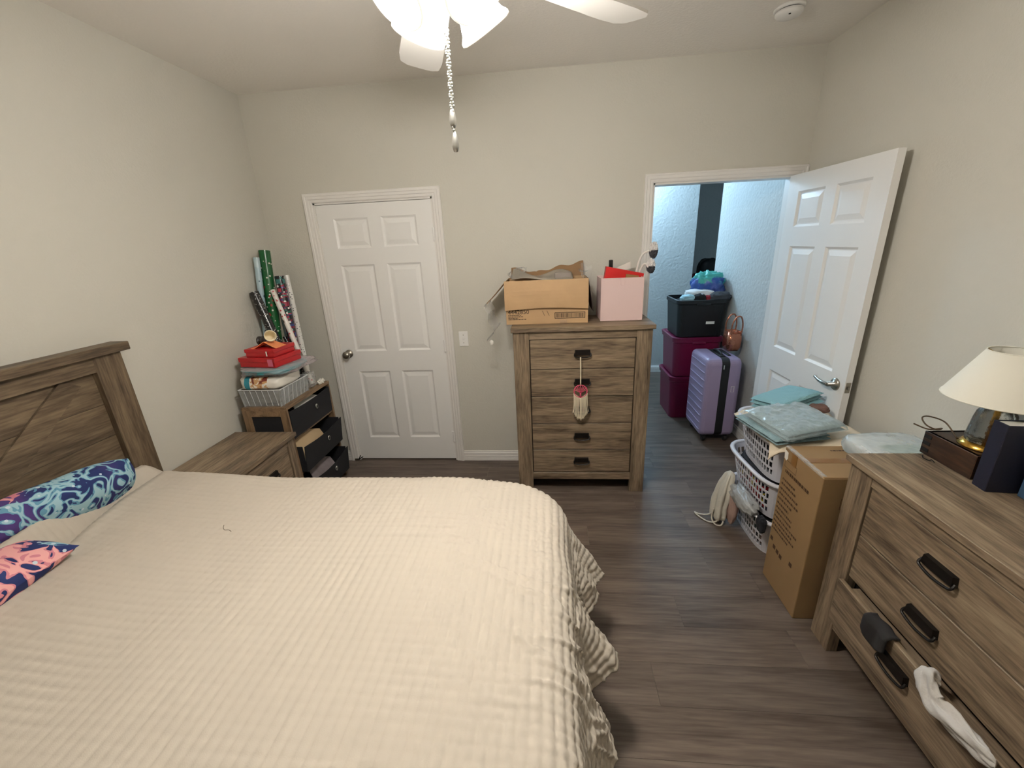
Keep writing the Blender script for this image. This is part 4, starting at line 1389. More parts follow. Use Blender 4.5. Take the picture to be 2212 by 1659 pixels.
# ------------------------------------------------------------------ bins, suitcase and bag in the hall
def rrect(hx, hy, r, n=6):
    pts = []
    for cx_, cy_, a0 in ((hx - r, hy - r, 0), (-hx + r, hy - r, 90), (-hx + r, -hy + r, 180), (hx - r, -hy + r, 270)):
        for k in range(n + 1):
            a = R(a0 + 90 * k / n)
            pts.append((cx_ + r * math.cos(a), cy_ + r * math.sin(a)))
    return pts


def loft(c, rings, caps=(True, False)):
    """rings: (hx, hy, r, z)"""
    V, F = [], []
    for hx, hy, r, z in rings:
        for x, y in rrect(hx, hy, r):
            V.append((c[0] + x, c[1] + y, z))
    n = len(V) // len(rings)
    for i in range(len(rings) - 1):
        for k in range(n):
            k2 = (k + 1) % n
            F.append((i * n + k, i * n + k2, (i + 1) * n + k2, (i + 1) * n + k))
    if caps[0]:
        F.append(tuple(range(n))[::-1])
    if caps[1]:
        F.append(tuple((len(rings) - 1) * n + k for k in range(n)))
    return V, F


def tote(label, c, hx, hy, h, m, lid):
    z = c[2]
    t = thing('storage_tote', label, 'storage bin', c)
    k = 0.88
    make('tote_body', *loft(c, [(hx * k, hy * k, 0.05, z + 0.001), (hx * 0.955, hy * 0.955, 0.055, z + h - 0.045), (hx * 0.965, hy * 0.965, 0.055, z + h - 0.04), (hx, hy, 0.06, z + h - 0.035), (hx, hy, 0.06, z + h - 0.004), (hx - 0.012, hy - 0.012, 0.05, z + h), (hx * 0.94, hy * 0.94, 0.05, z + h - 0.05), (hx * (k - 0.015), hy * (k - 0.015), 0.045, z + 0.006)], (True, True)), m, t, False)
    if lid:
        make('lid', *loft(c, [(hx + 0.004, hy + 0.004, 0.062, z + h - 0.012), (hx + 0.006, hy + 0.006, 0.062, z + h + 0.008), (hx - 0.01, hy - 0.01, 0.05, z + h + 0.012), (hx - 0.03, hy - 0.03, 0.04, z + h + 0.004)], (True, True)), m, t)
    for s in (-1, 1):
        box('handle_lip', c[0] - 0.06, c[0] + 0.06, c[1] + s * (hy + 0.006) - 0.006, c[1] + s * (hy + 0.006) + 0.006, z + h - 0.05, z + h - 0.03, m, t, 0.003)
    return t


M['magenta'] = mat('magenta_plastic', (114, 18, 60), 0.35)
M['black_tote'] = mat('black_plastic_tote', (13, 14, 16), 0.45)
BX, BYc = 1.375, 4.10
tote('lower magenta storage tote on the hall floor', (BX, BYc, 0.0), 0.225, 0.235, 0.42, 'magenta', True)
tote('upper magenta storage tote under the black tote', (BX, BYc - 0.005, 0.433), 0.225, 0.235, 0.37, 'magenta', True)
bt = tote('open black storage tote heaped with clothes in the hall', (BX + 0.01, BYc - 0.02, 0.817), 0.225, 0.22, 0.34, 'black_tote', False)
fy = BYc - 0.02 - 0.22 * 0.925
box('label_sticker', BX + 0.05, BX + 0.125, fy + 0.002, fy + 0.0045, 0.935, 0.985, 'paper', bt, 0)
box('label_sticker', BX + 0.05, BX + 0.09, fy + 0.009, fy + 0.0115, 0.885, 0.897, 'grey_paper', bt, 0)
# heap in the black tote
TZ2 = 1.157


def cloth(name, label, cat, c, r, m, seed=1, amp=0.14, pw=2.8, rot=0.0, freq=2.2, group=None):
    return tag(make(name, *lump_geo(c, r, seed, amp, pw, rot=rot, freq=freq), m, None, True), label, cat, group)


M['c_white'] = mat('white_cotton', (222, 216, 214), 0.9, bmp=(40, 0.4, 0.006))
M['c_grey'] = mat('grey_fleece', (70, 72, 78), 0.95, bmp=(90, 0.4, 0.004))
M['c_dark'] = mat('dark_clothing', (26, 26, 32), 0.95, bmp=(60, 0.4, 0.004))
M['c_red'] = mat('red_cloth', (150, 36, 48), 0.9)
M['c_aqua'] = mat('aqua_white_cloth', (170, 205, 214), 0.9, var=0.25)


def polka(nt):
    v = voro_fac(nt, 24.0)
    return ramp(nt, v, [(0.0, (236, 236, 236)), (0.24, (16, 16, 18))])


def bluebag(nt):
    n = noise_fac(nt, 9.0, 3.0, 0.7)
    c = ramp(nt, n, [(0.0, (34, 48, 110)), (0.45, (44, 84, 158)), (0.60, (96, 112, 180)), (0.68, (40, 60, 130))], 'LINEAR')
    tc = nt.nodes.new('ShaderNodeTexCoord')
    sp = nt.nodes.new('ShaderNodeSeparateXYZ')
    nt.links.new(tc.outputs['Object'], sp.inputs[0])
    zz_ = mathn(nt, 'ADD', mathn(nt, 'MULTIPLY', sp.outputs[2], 3.0), mathn(nt, 'MULTIPLY', noise_fac(nt, 14.0, 3.0, 0.6, off=(3, 1, 2)), 0.7))
    up = ramp(nt, zz_, [(0.0, (0, 0, 0)), (0.83, (0, 0, 0)), (0.87, (255, 255, 255))], 'LINEAR')
    return mixc(nt, up, c, (70, 170, 160))


M['polka'] = pattern_mat('polka_dot_cloth', polka, 0.85)
M['bluebag'] = pattern_mat('blue_teal_bag', bluebag, 0.35)
cloth('clothes_bundle', 'dark clothes packed low in the black tote', 'clothes', (BX + 0.01, BYc - 0.02, 1.03), (0.185, 0.18, 0.11), 'c_dark', 2, 0.05, 5)
cloth('shopping_bag', 'crumpled blue and teal bag on top of the black tote', 'bag', (BX + 0.115, BYc + 0.02, TZ2 + 0.110), (0.130, 0.10, 0.105), 'bluebag', 4, 0.24, 2.8, 0.0, 3.0)
cloth('folded_shirt', 'white folded shirt lying in the black tote', 'clothes', (BX + 0.02, BYc - 0.07, TZ2 + 0.035), (0.125, 0.09, 0.04), 'c_white', 6, 0.12, 3, R(-12))
cloth('cloth_roll', 'black polka-dot cloth in the black tote', 'clothes', (BX - 0.005, BYc - 0.165, TZ2 + 0.004), (0.052, 0.045, 0.045), 'polka', 8, 0.1, 2.4)
cloth('cloth_roll', 'aqua and white cloth at left in the black tote', 'clothes', (BX - 0.105, BYc - 0.14, TZ2 + 0.004), (0.065, 0.05, 0.034), 'c_aqua', 9, 0.2, 2.4)
cloth('cloth_roll', 'small red cloth beside the polka-dot cloth', 'clothes', (BX + 0.072, BYc - 0.16, TZ2 + 0.004), (0.035, 0.04, 0.03), 'c_red', 10, 0.15)
cloth('jacket', 'grey jacket hanging over right side of the black tote', 'jacket', (BX + 0.168, BYc - 0.165, TZ2 + 0.010), (0.095, 0.055, 0.048), 'c_grey', 12, 0.16, 2.6, R(14))
# something dark and round in the unlit room beyond
cloth('dark_bag', 'black rounded bag hanging in the unlit room beyond the hall', 'bag', (2.255, 6.25, 1.16), (0.15, 0.12, 0.23), mat('black_nylon', (10, 10, 12), 0.6), 3, 0.05, 3.2)
cloth('red_bag', 'dim dark red bundle beside the black rounded bag', 'bag', (2.07, 6.28, 1.11), (0.05, 0.07, 0.08), mat('dark_red_cloth', (90, 14, 28), 0.8), 5, 0.1)
tag(box('low_cabinet', 1.80, 2.6, 6.10, 6.45, 0.0, 0.93, mat('dark_cabinet', (24, 24, 28), 0.6), None, 0.01), 'dark low cabinet in the unlit room beyond the hall', 'cabinet')

# suitcase
M['lilac'] = mat('lilac_shell', (158, 142, 172), 0.35, bmp=(220, 0.12, 0.001))
M['black_rubber'] = mat('black_rubber', (18, 18, 20), 0.6)
sx0, sx1, sy0, sy1, sz0, sz1 = 1.272, 1.552, 3.335, 3.745, 0.062, 0.752
su = thing('suitcase', 'lilac ribbed hard-shell suitcase standing in the hall', 'suitcase', ((sx0 + sx1) / 2, (sy0 + sy1) / 2, 0))


def rbox(x0, x1, y0, y1, z0, z1, m_, name, parent, bev=0.035, seg=5):
    return make(name, *box_geo(x0, x1, y0, y1, z0, z1, bev, seg), m_, parent, True)


# shells are rounded on their outer side only: rings along X
def shell(xa, xb, out):
    """xa = gusset side, xb = outer face"""
    s = 1 if xb > xa else -1
    rings = []
    w_, h_ = (sy1 - sy0) / 2, (sz1 - sz0) / 2
    cyy, czz = (sy0 + sy1) / 2, (sz0 + sz1) / 2
    for t, ins in ((0.0, 0.0), (abs(xb - xa) - 0.035, 0.0), (abs(xb - xa) - 0.022, 0.003), (abs(xb - xa) - 0.010, 0.010), (abs(xb - xa) - 0.003, 0.020), (abs(xb - xa), 0.033)):
        rings.append((xa + s * t, ins))
    V, F = [], []
    for x, ins in rings:
        for a, b in rrect(w_ - ins, h_ - ins, max(0.055 - ins * 0.6, 0.02), 5):
            V.append((x, cyy + a, czz + b))
    n = len(V) // len(rings)
    for i in range(len(rings) - 1):
        for k in range(n):
            F.append((i * n + k, i * n + (k + 1) % n, (i + 1) * n + (k + 1) % n, (i + 1) * n + k))
    F += [tuple(range(n)), tuple((len(rings) - 1) * n + k for k in range(n))[::-1]]
    return V, F


xm0, xm1 = sx0 + 0.118, sx0 + 0.182
make('front_shell', *shell(xm0, sx0, -1), 'lilac', su)
make('back_shell', *shell(xm1, sx1, 1), 'lilac', su)
w_, h_ = (sy1 - sy0) / 2 - 0.004, (sz1 - sz0) / 2 - 0.004
V, F = [], []
for x in (xm0, xm1):
    for a, b in rrect(w_, h_, 0.052, 5):
        V.append((x, (sy0 + sy1) / 2 + a, (sz0 + sz1) / 2 + b))
n = len(V) // 2
for k in range(n):
    F.append((k, (k + 1) % n, n + (k + 1) % n, n + k))
make('zip_gusset', V, F, 'black_rubber', su)
for k in range(10):
    z = sz0 + 0.055 + k * 0.0635
    make('rib', *tube_geo(smooth_path([(sx0 + 0.012, sy0 + 0.03, z), (sx0 - 0.002, sy0 + 0.055, z + 0.002), (sx0 - 0.003, (sy0 + sy1) / 2, z + 0.003), (sx0 - 0.002, sy1 - 0.055, z + 0.002), (sx0 + 0.012, sy1 - 0.03, z)], 4), 0.0048, 6), 'lilac', su, True)
for x, y in ((sx0 + 0.05, sy0 + 0.06), (sx1 - 0.05, sy0 + 0.06), (sx0 + 0.05, sy1 - 0.06), (sx1 - 0.05, sy1 - 0.06)):
    wh = make('wheel', *xf(lathe_geo([(0, -0.012), (0.018, -0.012), (0.026, -0.008), (0.026, 0.008), (0.018, 0.012), (0, 0.012)], n=18, caps=False), frame((x, y, 0.0265), (0, 1, 0), (0, 0, 1), (1, 0, 0))), 'black_rubber', su)
    box('wheel_fork', x - 0.018, x + 0.018, y - 0.014, y + 0.014, 0.030, 0.066, 'black_rubber', wh, 0.004)
xc = (xm0 + xm1) / 2
make('carry_handle', *tube_geo(smooth_path([(xc, sy0 + 0.12, sz1 - 0.004), (xc, sy0 + 0.13, sz1 + 0.016), (xc, sy0 + 0.20, sz1 + 0.022), (xc, sy0 + 0.27, sz1 + 0.016), (xc, sy0 + 0.28, sz1 - 0.004)], 5), 0.009, 8), 'black_rubber', su, True)
box('handle_base', xc - 0.022, xc + 0.022, sy0 + 0.09, sy0 + 0.31, sz1 - 0.006, sz1 + 0.004, 'black_rubber', su, 0.003)
box('telescopic_handle', xm1 + 0.012, xm1 + 0.038, sy0 + 0.10, sy0 + 0.30, sz1 - 0.004, sz1 + 0.010, 'black_rubber', su, 0.004)
make('zip_pull', *box_geo(xm0 + 0.012, xm0 + 0.020, sy0 - 0.003, sy0 + 0.002, sz1 - 0.085, sz1 - 0.050, 0.001), 'chrome', su)
bd = [(sx1 - 0.070, sy0 - 0.001, 0.52), (sx1 - 0.048, sy0 - 0.001, 0.52), (sx1 - 0.048, sy0 - 0.001, 0.47), (sx1 - 0.070, sy0 - 0.001, 0.47), (sx1 - 0.070, sy0 - 0.001, 0.52)]
make('side_badge', *tube_geo(bd, 0.0018, 5), 'white_plastic', su)

# copper bucket bag
M['copper'] = mat('rose_gold_leather', (186, 118, 92), 0.22, 0.85, bmp=(14, 0.5, 0.02))
gb = thing('bucket_bag', 'shiny copper bucket bag standing on the lilac suitcase', 'bag', (1.535, 3.60, sz1 + 0.012))
gz = sz1 + 0.011
make('bag_body', *loft((1.553, 3.60, 0), [(0.042, 0.055, 0.02, gz), (0.056, 0.066, 0.026, gz + 0.03), (0.060, 0.070, 0.03, gz + 0.10), (0.054, 0.064, 0.03, gz + 0.165), (0.050, 0.060, 0.03, gz + 0.160), (0.05, 0.06, 0.03, gz + 0.10)], (True, True)), 'copper', gb, True)
for yy in (3.54, 3.66):
    make('bag_strap', *tube_geo(smooth_path([(1.520, yy, gz + 0.14), (1.515, yy, gz + 0.22), (1.540, yy, gz + 0.285), (1.580, yy, gz + 0.29), (1.600, yy, gz + 0.22), (1.594, yy, gz + 0.14)], 5), 0.006, 8), 'copper', gb, True)

# ------------------------------------------------------------------ laundry baskets
M['basket'] = mat('white_basket_plastic', (216, 214, 220), 0.4)


def basket(label, c, hx, hy, h, rot):
    """hx along X, hy along Y; slotted walls"""
    t = thing('laundry_basket', label, 'basket', c, 'stacked laundry baskets')
    n = 56

    def P(s, v):
        a = 2 * math.pi * s
        e = 0.52
        k = 0.80 + 0.20 * v
        x = math.copysign(abs(math.cos(a)) ** e, math.cos(a)) * hx * k
        y = math.copysign(abs(math.sin(a)) ** e, math.sin(a)) * hy * k
        return (c[0] + x, c[1] + y, c[2] + 0.004 + (h - 0.012) * v)
    # arc-length parametrise
    S = [i / 2000 for i in range(2001)]
    pts = [P(s, 1) for s in S]
    ln = [0]
    for i in range(2000):
        ln.append(ln[-1] + math.dist(pts[i], pts[i + 1]))
    inv = lambda u: float(np.interp(u * ln[-1], ln, S))
    V, F = [], []
    vz = [0.0, 0.09, 0.29, 0.49, 0.69, 0.89, 1.0]
    for i in range(n):
        u0, u1 = i / n, (i + 1) / n
        pm = P(inv((u0 + u1) / 2), 1)
        lx, ly = abs(pm[0] - c[0]) / hx, abs(pm[1] - c[1]) / hy
        corner = (lx > 0.72 and ly > 0.72) or (ly > 0.93 and lx < 0.25)
        for j in range(6):
            v0, v1 = vz[j], vz[j + 1]
            sh = (0.35 / n) * (j % 2)
            if j in (1, 2, 3, 4) and not corner:
                skew = 0.12 / n
                a0, a1 = inv((u0 + sh) % 1.0), inv((u1 + sh) % 1.0 if u1 + sh < 1 else u1 + sh - 1 + 1e-6)
                if a1 < a0:
                    a1 += 1
                m_ = 0.15
                du, dv = (a1 - a0), (v1 - v0)
                o_ = [P(a0, v0), P(a1, v0), P(a1, v1), P(a0, v1)]
                i_ = [P(a0 + du * (m_), v0 + dv * 0.13), P(a1 - du * (m_), v0 + dv * 0.13), P(a1 - du * (m_), v1 - dv * 0.13), P(a0 + du * (m_), v1 - dv * 0.13)]
                b_ = len(V)
                V.extend(o_ + i_)
                for k in range(4):
                    k2 = (k + 1) % 4
                    F.append((b_ + k, b_ + k2, b_ + 4 + k2, b_ + 4 + k))
            else:
                b_ = len(V)
                V.extend([P(inv(u0), v0), P(inv(u1), v0), P(inv(u1), v1), P(inv(u0), v1)])
                F.append((b_, b_ + 1, b_ + 2, b_ + 3))
    w_ = make('basket_wall', V, F, 'basket', t)
    md = w_.modifiers.new('thickness', 'SOLIDIFY')
    md.thickness = 0.003
    V = [P(inv(i / n), 0.0) for i in range(n)]
    fl_ = make('basket_floor', V, [tuple(range(n))], 'basket', t)
    md = fl_.modifiers.new('thickness', 'SOLIDIFY')
    md.thickness = 0.004
    V, F = [], []
    prof = [(-0.004, -0.014), (0.016, -0.018), (0.021, -0.008), (0.017, 0.0), (0.004, 0.002), (-0.004, -0.003)]
    for i in range(n):
        p = Vector(P(inv(i / n), 1))
        q_ = Vector(P(inv(((i + 1) % n) / n), 1)) - Vector(P(inv(((i - 1) % n) / n), 1))
        nr = Vector((q_.y, -q_.x, 0)).normalized()
        for o_, zz_ in prof:
            V.append(tuple(p + nr * o_ + Vector((0, 0, zz_ + 0.008))))
    m_ = len(prof)
    for i in range(n):
        for k in range(m_):
            F.append((i * m_ + k, i * m_ + (k + 1) % m_, ((i + 1) % n) * m_ + (k + 1) % m_, ((i + 1) % n) * m_ + k))
    make('basket_rim', V, F, 'basket', t, True)
    t.rotation_euler = (0, 0, rot)
    return t


LX, LY = 1.315, 2.195
basket('bottom white laundry basket of the stack, on the floor', (LX + 0.005, LY - 0.02, 0.002), 0.205, 0.270, 0.245, R(0))
basket('middle white laundry basket with red and dark clothes', (LX + 0.005, LY + 0.005, 0.222), 0.205, 0.275, 0.245, R(2))
basket('top white laundry basket under the plastic-wrapped sheets', (LX + 0.01, LY - 0.005, 0.452), 0.207, 0.275, 0.245, R(-2))


def redmix(nt):
    n = noise_fac(nt, 9.0, 1.0, 0.3)
    return ramp(nt, n, [(0.0, (24, 24, 30)), (0.40, (158, 26, 34)), (0.52, (26, 30, 52)), (0.58, (196, 172, 60)), (0.63, (22, 22, 26))])


def greenmix(nt):
    n = noise_fac(nt, 9.0, 1.0, 0.3, off=(5, 5, 2))
    return ramp(nt, n, [(0.0, (20, 22, 24)), (0.45, (36, 62, 52)), (0.55, (26, 26, 30)), (0.64, (150, 128, 118))])


M['redmix'] = pattern_mat('mixed_red_clothes', redmix, 0.95)
M['greenmix'] = pattern_mat('mixed_dark_clothes', greenmix, 0.95)
cloth('clothes_bundle', 'dark green clothes inside the bottom laundry basket', 'clothes', (LX, LY - 0.02, 0.105), (0.155, 0.215, 0.092), 'greenmix', 21, 0.05, 4)
cloth('clothes_bundle', 'red and dark clothes inside the middle laundry basket', 'clothes', (LX, LY, 0.318), (0.158, 0.22, 0.085), 'redmix', 22, 0.05, 4)
cloth('clothes_bundle', 'black clothes on top in the middle laundry basket', 'clothes', (LX - 0.07, LY + 0.02, 0.420), (0.09, 0.20, 0.030), 'c_dark', 24, 0.10, 3)
cloth('clothes_bundle', 'black clothes inside the top laundry basket', 'clothes', (LX, LY - 0.005, 0.565), (0.158, 0.22, 0.10), 'c_dark', 23, 0.05, 4)
M['grey_bag'] = plastic_film('grey_shopping_bag', (176, 176, 174), 0.7, 0.3)
cloth('plastic_bag', 'grey translucent plastic bag bulging from the bottom laundry basket', 'bag', (1.098, 2.135, 0.258), (0.042, 0.13, 0.046), 'grey_bag', 25, 0.2, 2.6)
cloth('dark_sleeve', 'black sleeve hanging over near rim of the bottom laundry basket', 'clothes', (1.118, 1.955, 0.222), (0.018, 0.032, 0.045), 'c_dark', 27, 0.15)
M['pinkish'] = mat('dusty_pink_cloth', (176, 146, 134), 0.95, var=0.12, bmp=(70, 0.5, 0.006))
cloth('pink_cloth', 'dusty pink cloth hanging over far end of the bottom laundry basket', 'clothes', (1.090, 2.235, 0.155), (0.026, 0.055, 0.125), 'pinkish', 29, 0.12, 2.6)

# drawstring bag
M['offwhite'] = mat('offwhite_canvas', (206, 200, 186), 0.92, bmp=(60, 0.5, 0.006), var=0.06)
db = thing('drawstring_bag', 'off-white drawstring bag hanging from the stack to the floor', 'bag', (1.035, 2.29, 0.0))
V, F = [], []
n, m_ = 40, 26
for j in range(m_ + 1):
    v = j / m_
    z = 0.012 + 0.335 * v
    r0 = 0.068 * (1 - 0.45 * v ** 2.2) * (0.86 + 0.14 * math.sin(v * 3.0))
    cxx = 1.035 + 0.050 * v ** 1.6
    for k in range(n):
        a = 2 * math.pi * k / n
        fold = 1 + 0.13 * math.sin(5 * a + 2.0 * v) + 0.09 * math.sin(9 * a + 4 * v) * (0.5 + v) + 0.16 * mn.noise(Vector((math.cos(a) * 2, math.sin(a) * 2, v * 4)))
        cap = min(1.0, math.sqrt(max(0.0, 1 - ((v - 0.5) * 2) ** 8)) + 0.12)
        V.append((cxx + 0.62 * r0 * fold * cap * math.cos(a), 2.29 + 1.05 * r0 * fold * cap * math.sin(a), z))
for j in range(m_):
    for k in range(n):
        F.append((j * n + k, j * n + (k + 1) % n, (j + 1) * n + (k + 1) % n, (j + 1) * n + k))
F += [tuple(range(n))[::-1], tuple(m_ * n + k for k in range(n))]
make('bag_body', V, F, 'offwhite', db, True)
make('drawstring', *tube_geo(smooth_path([(1.005, 2.275, 0.075), (0.985, 2.30, 0.03), (0.945, 2.335, 0.006), (0.922, 2.355, 0.006), (0.930, 2.320, 0.006), (0.965, 2.265, 0.006), (0.998, 2.245, 0.012), (1.02, 2.24, 0.03)], 6), 0.0046, 8), 'offwhite', db, True)
make('drawstring', *tube_geo(smooth_path([(1.000, 2.27, 0.10), (0.994, 2.268, 0.03), (1.005, 2.232, 0.007), (1.035, 2.222, 0.007), (1.05, 2.232, 0.03)], 6), 0.0046, 8), 'offwhite', db, True)

# cream cloth and wrapped sheets on the top basket
M['cream_cloth'] = mat('cream_linen', (224, 208, 184), 0.92, bmp=(45, 0.5, 0.006), var=0.04)


def creamfn(u, v):
    x = 1.105 + 0.440 * u - 0.05 * max(0, 0.3 - v) / 0.3 * (1 - u)
    y = 1.885 + 0.50 * v
    z = 0.712 + 0.012 * math.sin(u * 9 + v * 4) + 0.010 * math.sin(v * 13 + u * 3) + 0.006 * mn.noise(Vector((u * 8, v * 8, 1)))
    ed = min(u, 1 - u, v, 1 - v)
    if u < 0.10:
        z -= (0.10 - u) * 0.20
    if v < 0.12:
        z -= (0.12 - v) * 0.30 * (1 - u)
        y += 0.006 * math.sin(u * 30)
    x += 0.010 * math.sin(v * 11)
    z += 0.028 * u
    return (x, y, z)


tag(make('cream_cloth', *sheet_geo(creamfn, 40, 40, 0.008), 'cream_cloth', None, True), 'crumpled cream cloth spread over the top laundry basket', 'cloth')


def wafflemat(name, c):
    m, nt, b = _new(name)
    b.inputs['Base Color'].default_value = (*lin(c), 1)
    b.inputs['Roughness'].default_value = 0.85
    v = voro_fac(nt, 140.0)
    bp = nt.nodes.new('ShaderNodeBump')
    bp.inputs['Strength'].default_value = 0.5
    bp.inputs['Distance'].default_value = 0.003
    nt.links.new(v, bp.inputs['Height'])
    nt.links.new(bp.outputs['Normal'], b.inputs['Normal'])
    return m


M['bluegrey'] = wafflemat('bluegrey_waffle', (132, 156, 160))
M['teal_fleece'] = wafflemat('pale_teal_fleece', (132, 176, 184))


def folded(name, label, c, hx, hy, layers, rot, tilt, mcloth, film=True):
    t = thing(name, label, 'bedding', c)
    rr_ = random.Random(int(c[0] * 1000))
    z = c[2]
    for k, (h, ox, oy) in enumerate(layers):
        def fn(u, v, h=h, ox=ox, oy=oy, z=z, k=k):
            a, b = u * 2 - 1, v * 2 - 1
            ed = max(0.0, (1 - abs(a) ** 7) * (1 - abs(b) ** 7))
            return (c[0] + ox + a * hx, c[1] + oy + b * hy, z + h * (0.35 + 0.65 * ed ** 0.4) + 0.003 * mn.noise(Vector((a * 3 + k, b * 3, k * 2.0))))
        V, F = sheet_geo(fn, 24, 24)
        V2 = [(x, y, z + h * 0.35 - (zz_ - (z + h * 0.35)) * 0.5) for x, y, zz_ in V]
        make('fold_layer', *merge((V, F), (V2, [tuple(reversed(f)) for f in F])), mcloth, t, True)
        z += h * 0.82
    if film:
        H = z - c[2]

        def fn(u, v):
            a, b = u * 2 - 1, v * 2 - 1
            ed = max(0.0, (1 - abs(a) ** 8) * (1 - abs(b) ** 8)) ** 0.4
            cr2 = 0.006 * (1 - 2 * abs(mn.noise(Vector((a * 3.2, b * 3.2, 7.0))))) + 0.004 * mn.noise(Vector((a * 9, b * 9, 2)))
            return (c[0] + a * (hx + 0.012), c[1] + b * (hy + 0.012), c[2] + 0.004 + (H + 0.004) * ed + cr2)
        make('plastic_wrap', *sheet_geo(fn, 44, 44), 'film2', t, True)
    t.rotation_euler = (tilt[0], tilt[1], rot)
    return t


M['film2'] = plastic_film('clear_wrap_film', (214, 226, 230), 0.18, 0.14, (9.0, 1.0, 0.03, 2.0))
folded('wrapped_sheet_set', 'upper grey-blue sheet set in glossy clear wrap on the top basket', (1.235, 2.055, 0.775), 0.155, 0.150, [(0.022, 0, 0), (0.022, 0.004, 0.003)], R(14), (R(3), R(-4)), 'bluegrey')
folded('wrapped_sheet_set', 'lower grey-blue folded sheet set resting on the cream cloth', (1.195, 2.075, 0.728), 0.140, 0.165, [(0.022, 0, 0), (0.022, -0.006, 0.0)], R(10), (0, R(-2)), 'bluegrey', False)
folded('folded_towel', 'pale teal folded fleece behind the wrapped sheet sets', (1.345, 2.315, 0.765), 0.150, 0.105, [(0.030, 0, 0), (0.030, 0.0, 0.006), (0.024, 0, 0)], R(24), (R(-6), R(-6)), 'teal_fleece', False)
cloth('brown_cloth', 'brown and grey cloth tucked beneath the pale teal fleece', 'clothes', (1.455, 2.215, 0.785), (0.045, 0.035, 0.022), mat('brown_cloth', (120, 92, 84), 0.9, var=0.4), 31, 0.15)

# ------------------------------------------------------------------ tall carton
M['carton'] = mat('brown_carton', (142, 113, 76), 0.72, bmp=(50, 0.08, 0.002), var=0.05)
M['carton_ink'] = mat('carton_print', (66, 40, 18), 0.7)
tc_ = thing('tall_carton', 'tall brown sealed carton with printed lines beside the dresser', 'box', (1.265, 1.705, 0))
kx0, kx1, ky0, ky1, kz1 = 1.104, 1.430, 1.562, 1.845, 0.748
box('carton_body', kx0, kx1, ky0, ky1, 0.001, kz1, 'carton', tc_, 0.004, 2)
box('top_flap', kx0 + 0.003, kx1 - 0.003, ky0 + 0.003, (ky0 + ky1) / 2 - 0.002, kz1 - 0.001, kz1 + 0.003, 'carton', tc_, 0.001)
box('top_flap', kx0 + 0.003, kx1 - 0.003, (ky0 + ky1) / 2 + 0.002, ky1 - 0.003, kz1 - 0.001, kz1 + 0.003, 'carton', tc_, 0.001)
# printing on the -X face: lines of illegible text running down the face
g = []
rr = random.Random(21)
X_ = kx0 - 0.0006
rows = [(1.815, 0.630, 0.17), (1.823, 0.585, 0.10), (1.826, 0.560, 0.12), (1.828, 0.532, 0.145), (1.829, 0.505, 0.15), (1.830, 0.478, 0.10), (1.831, 0.450, 0.10), (1.832, 0.424, 0.13), (1.832, 0.398, 0.12), (1.833, 0.372, 0.18), (1.833, 0.348, 0.15), (1.833, 0.325, 0.17), (1.834, 0.302, 0.13)]
for i, (ys, z, ln_) in enumerate(rows):
    y = ys
    hh = 0.015 if i == 0 else 0.0105
    dirz = -0.02
    while y > ys - ln_:
        ww = rr.uniform(0.004, 0.016)
        z_ = z + (ys - y) * dirz
        g.append(([(X_, y, z_), (X_, y - ww, z_ - ww * 0.02), (X_, y - ww, z_ + hh), (X_, y, z_ + hh)], [(0, 1, 2, 3)]))
        y -= ww + rr.uniform(0.002, 0.005)
for (y, z) in ((1.832, 0.235), (1.66, 0.22), (1.80, 0.205), (1.77, 0.20), (1.74, 0.195)):
    g.append(([(X_, y, z), (X_, y - 0.022, z), (X_, y - 0.022, z + 0.022), (X_, y, z + 0.022)], [(0, 1, 2, 3)]))
# square outline
for (ya, yb, za, zb) in ((1.828, 1.735, 0.690, 0.692), (1.828, 1.735, 0.660 - 0.005, 0.657), (1.828, 1.826, 0.655, 0.692), (1.737, 1.735, 0.655, 0.692)):
    g.append(([(X_, ya, za), (X_, yb, za), (X_, yb, zb), (X_, ya, zb)], [(0, 1, 2, 3)]))
tag(make('printing', *merge(*g), 'carton_ink', tc_), kind='stuff')
g = []
for (x0_, ln_, yy) in ((1.27, 0.13, 1.79), (1.33, 0.075, 1.765)):
    x = x0_
    while x < x0_ + ln_:
        ww = rr.uniform(0.005, 0.014)
        g.append(([(x, yy, kz1 + 0.0034), (x + ww, yy, kz1 + 0.0034), (x + ww, yy + 0.011, kz1 + 0.0034), (x, yy + 0.011, kz1 + 0.0034)], [(0, 1, 2, 3)]))
        x += ww + 0.003
tag(make('printing', *merge(*g), 'carton_ink', tc_), kind='stuff')
g = []
for (x0_, z, s) in ((1.19, 0.60, 0.05),):
    for (a, b, c_, d) in ((x0_, x0_ + s, z, z + 0.0015), (x0_, x0_ + s, z + s, z + s + 0.0015), (x0_, x0_ + 0.0015, z, z + s), (x0_ + s, x0_ + s + 0.0015, z, z + s)):
        g.append(([(a, ky0 - 0.0006, c_), (b, ky0 - 0.0006, c_), (b, ky0 - 0.0006, d), (a, ky0 - 0.0006, d)], [(0, 1, 2, 3)]))
for z in (0.36, 0.28, 0.20):
    g.append(([(1.20, ky0 - 0.0006, z), (1.225, ky0 - 0.0006, z), (1.225, ky0 - 0.0006, z + 0.012), (1.20, ky0 - 0.0006, z + 0.012)], [(0, 1, 2, 3)]))
tag(make('printing', *merge(*g), 'carton_ink', tc_), kind='stuff')
make('label_sticker', [(X_ - 0.0003, 1.842, 0.735), (X_ - 0.0003, 1.815, 0.730), (X_ - 0.0003, 1.812, 0.700), (X_ - 0.0003, 1.823, 0.685), (X_ - 0.0003, 1.838, 0.693), (X_ - 0.0003, 1.843, 0.715)], [(0, 1, 2, 3, 4, 5)], 'paper', tc_)
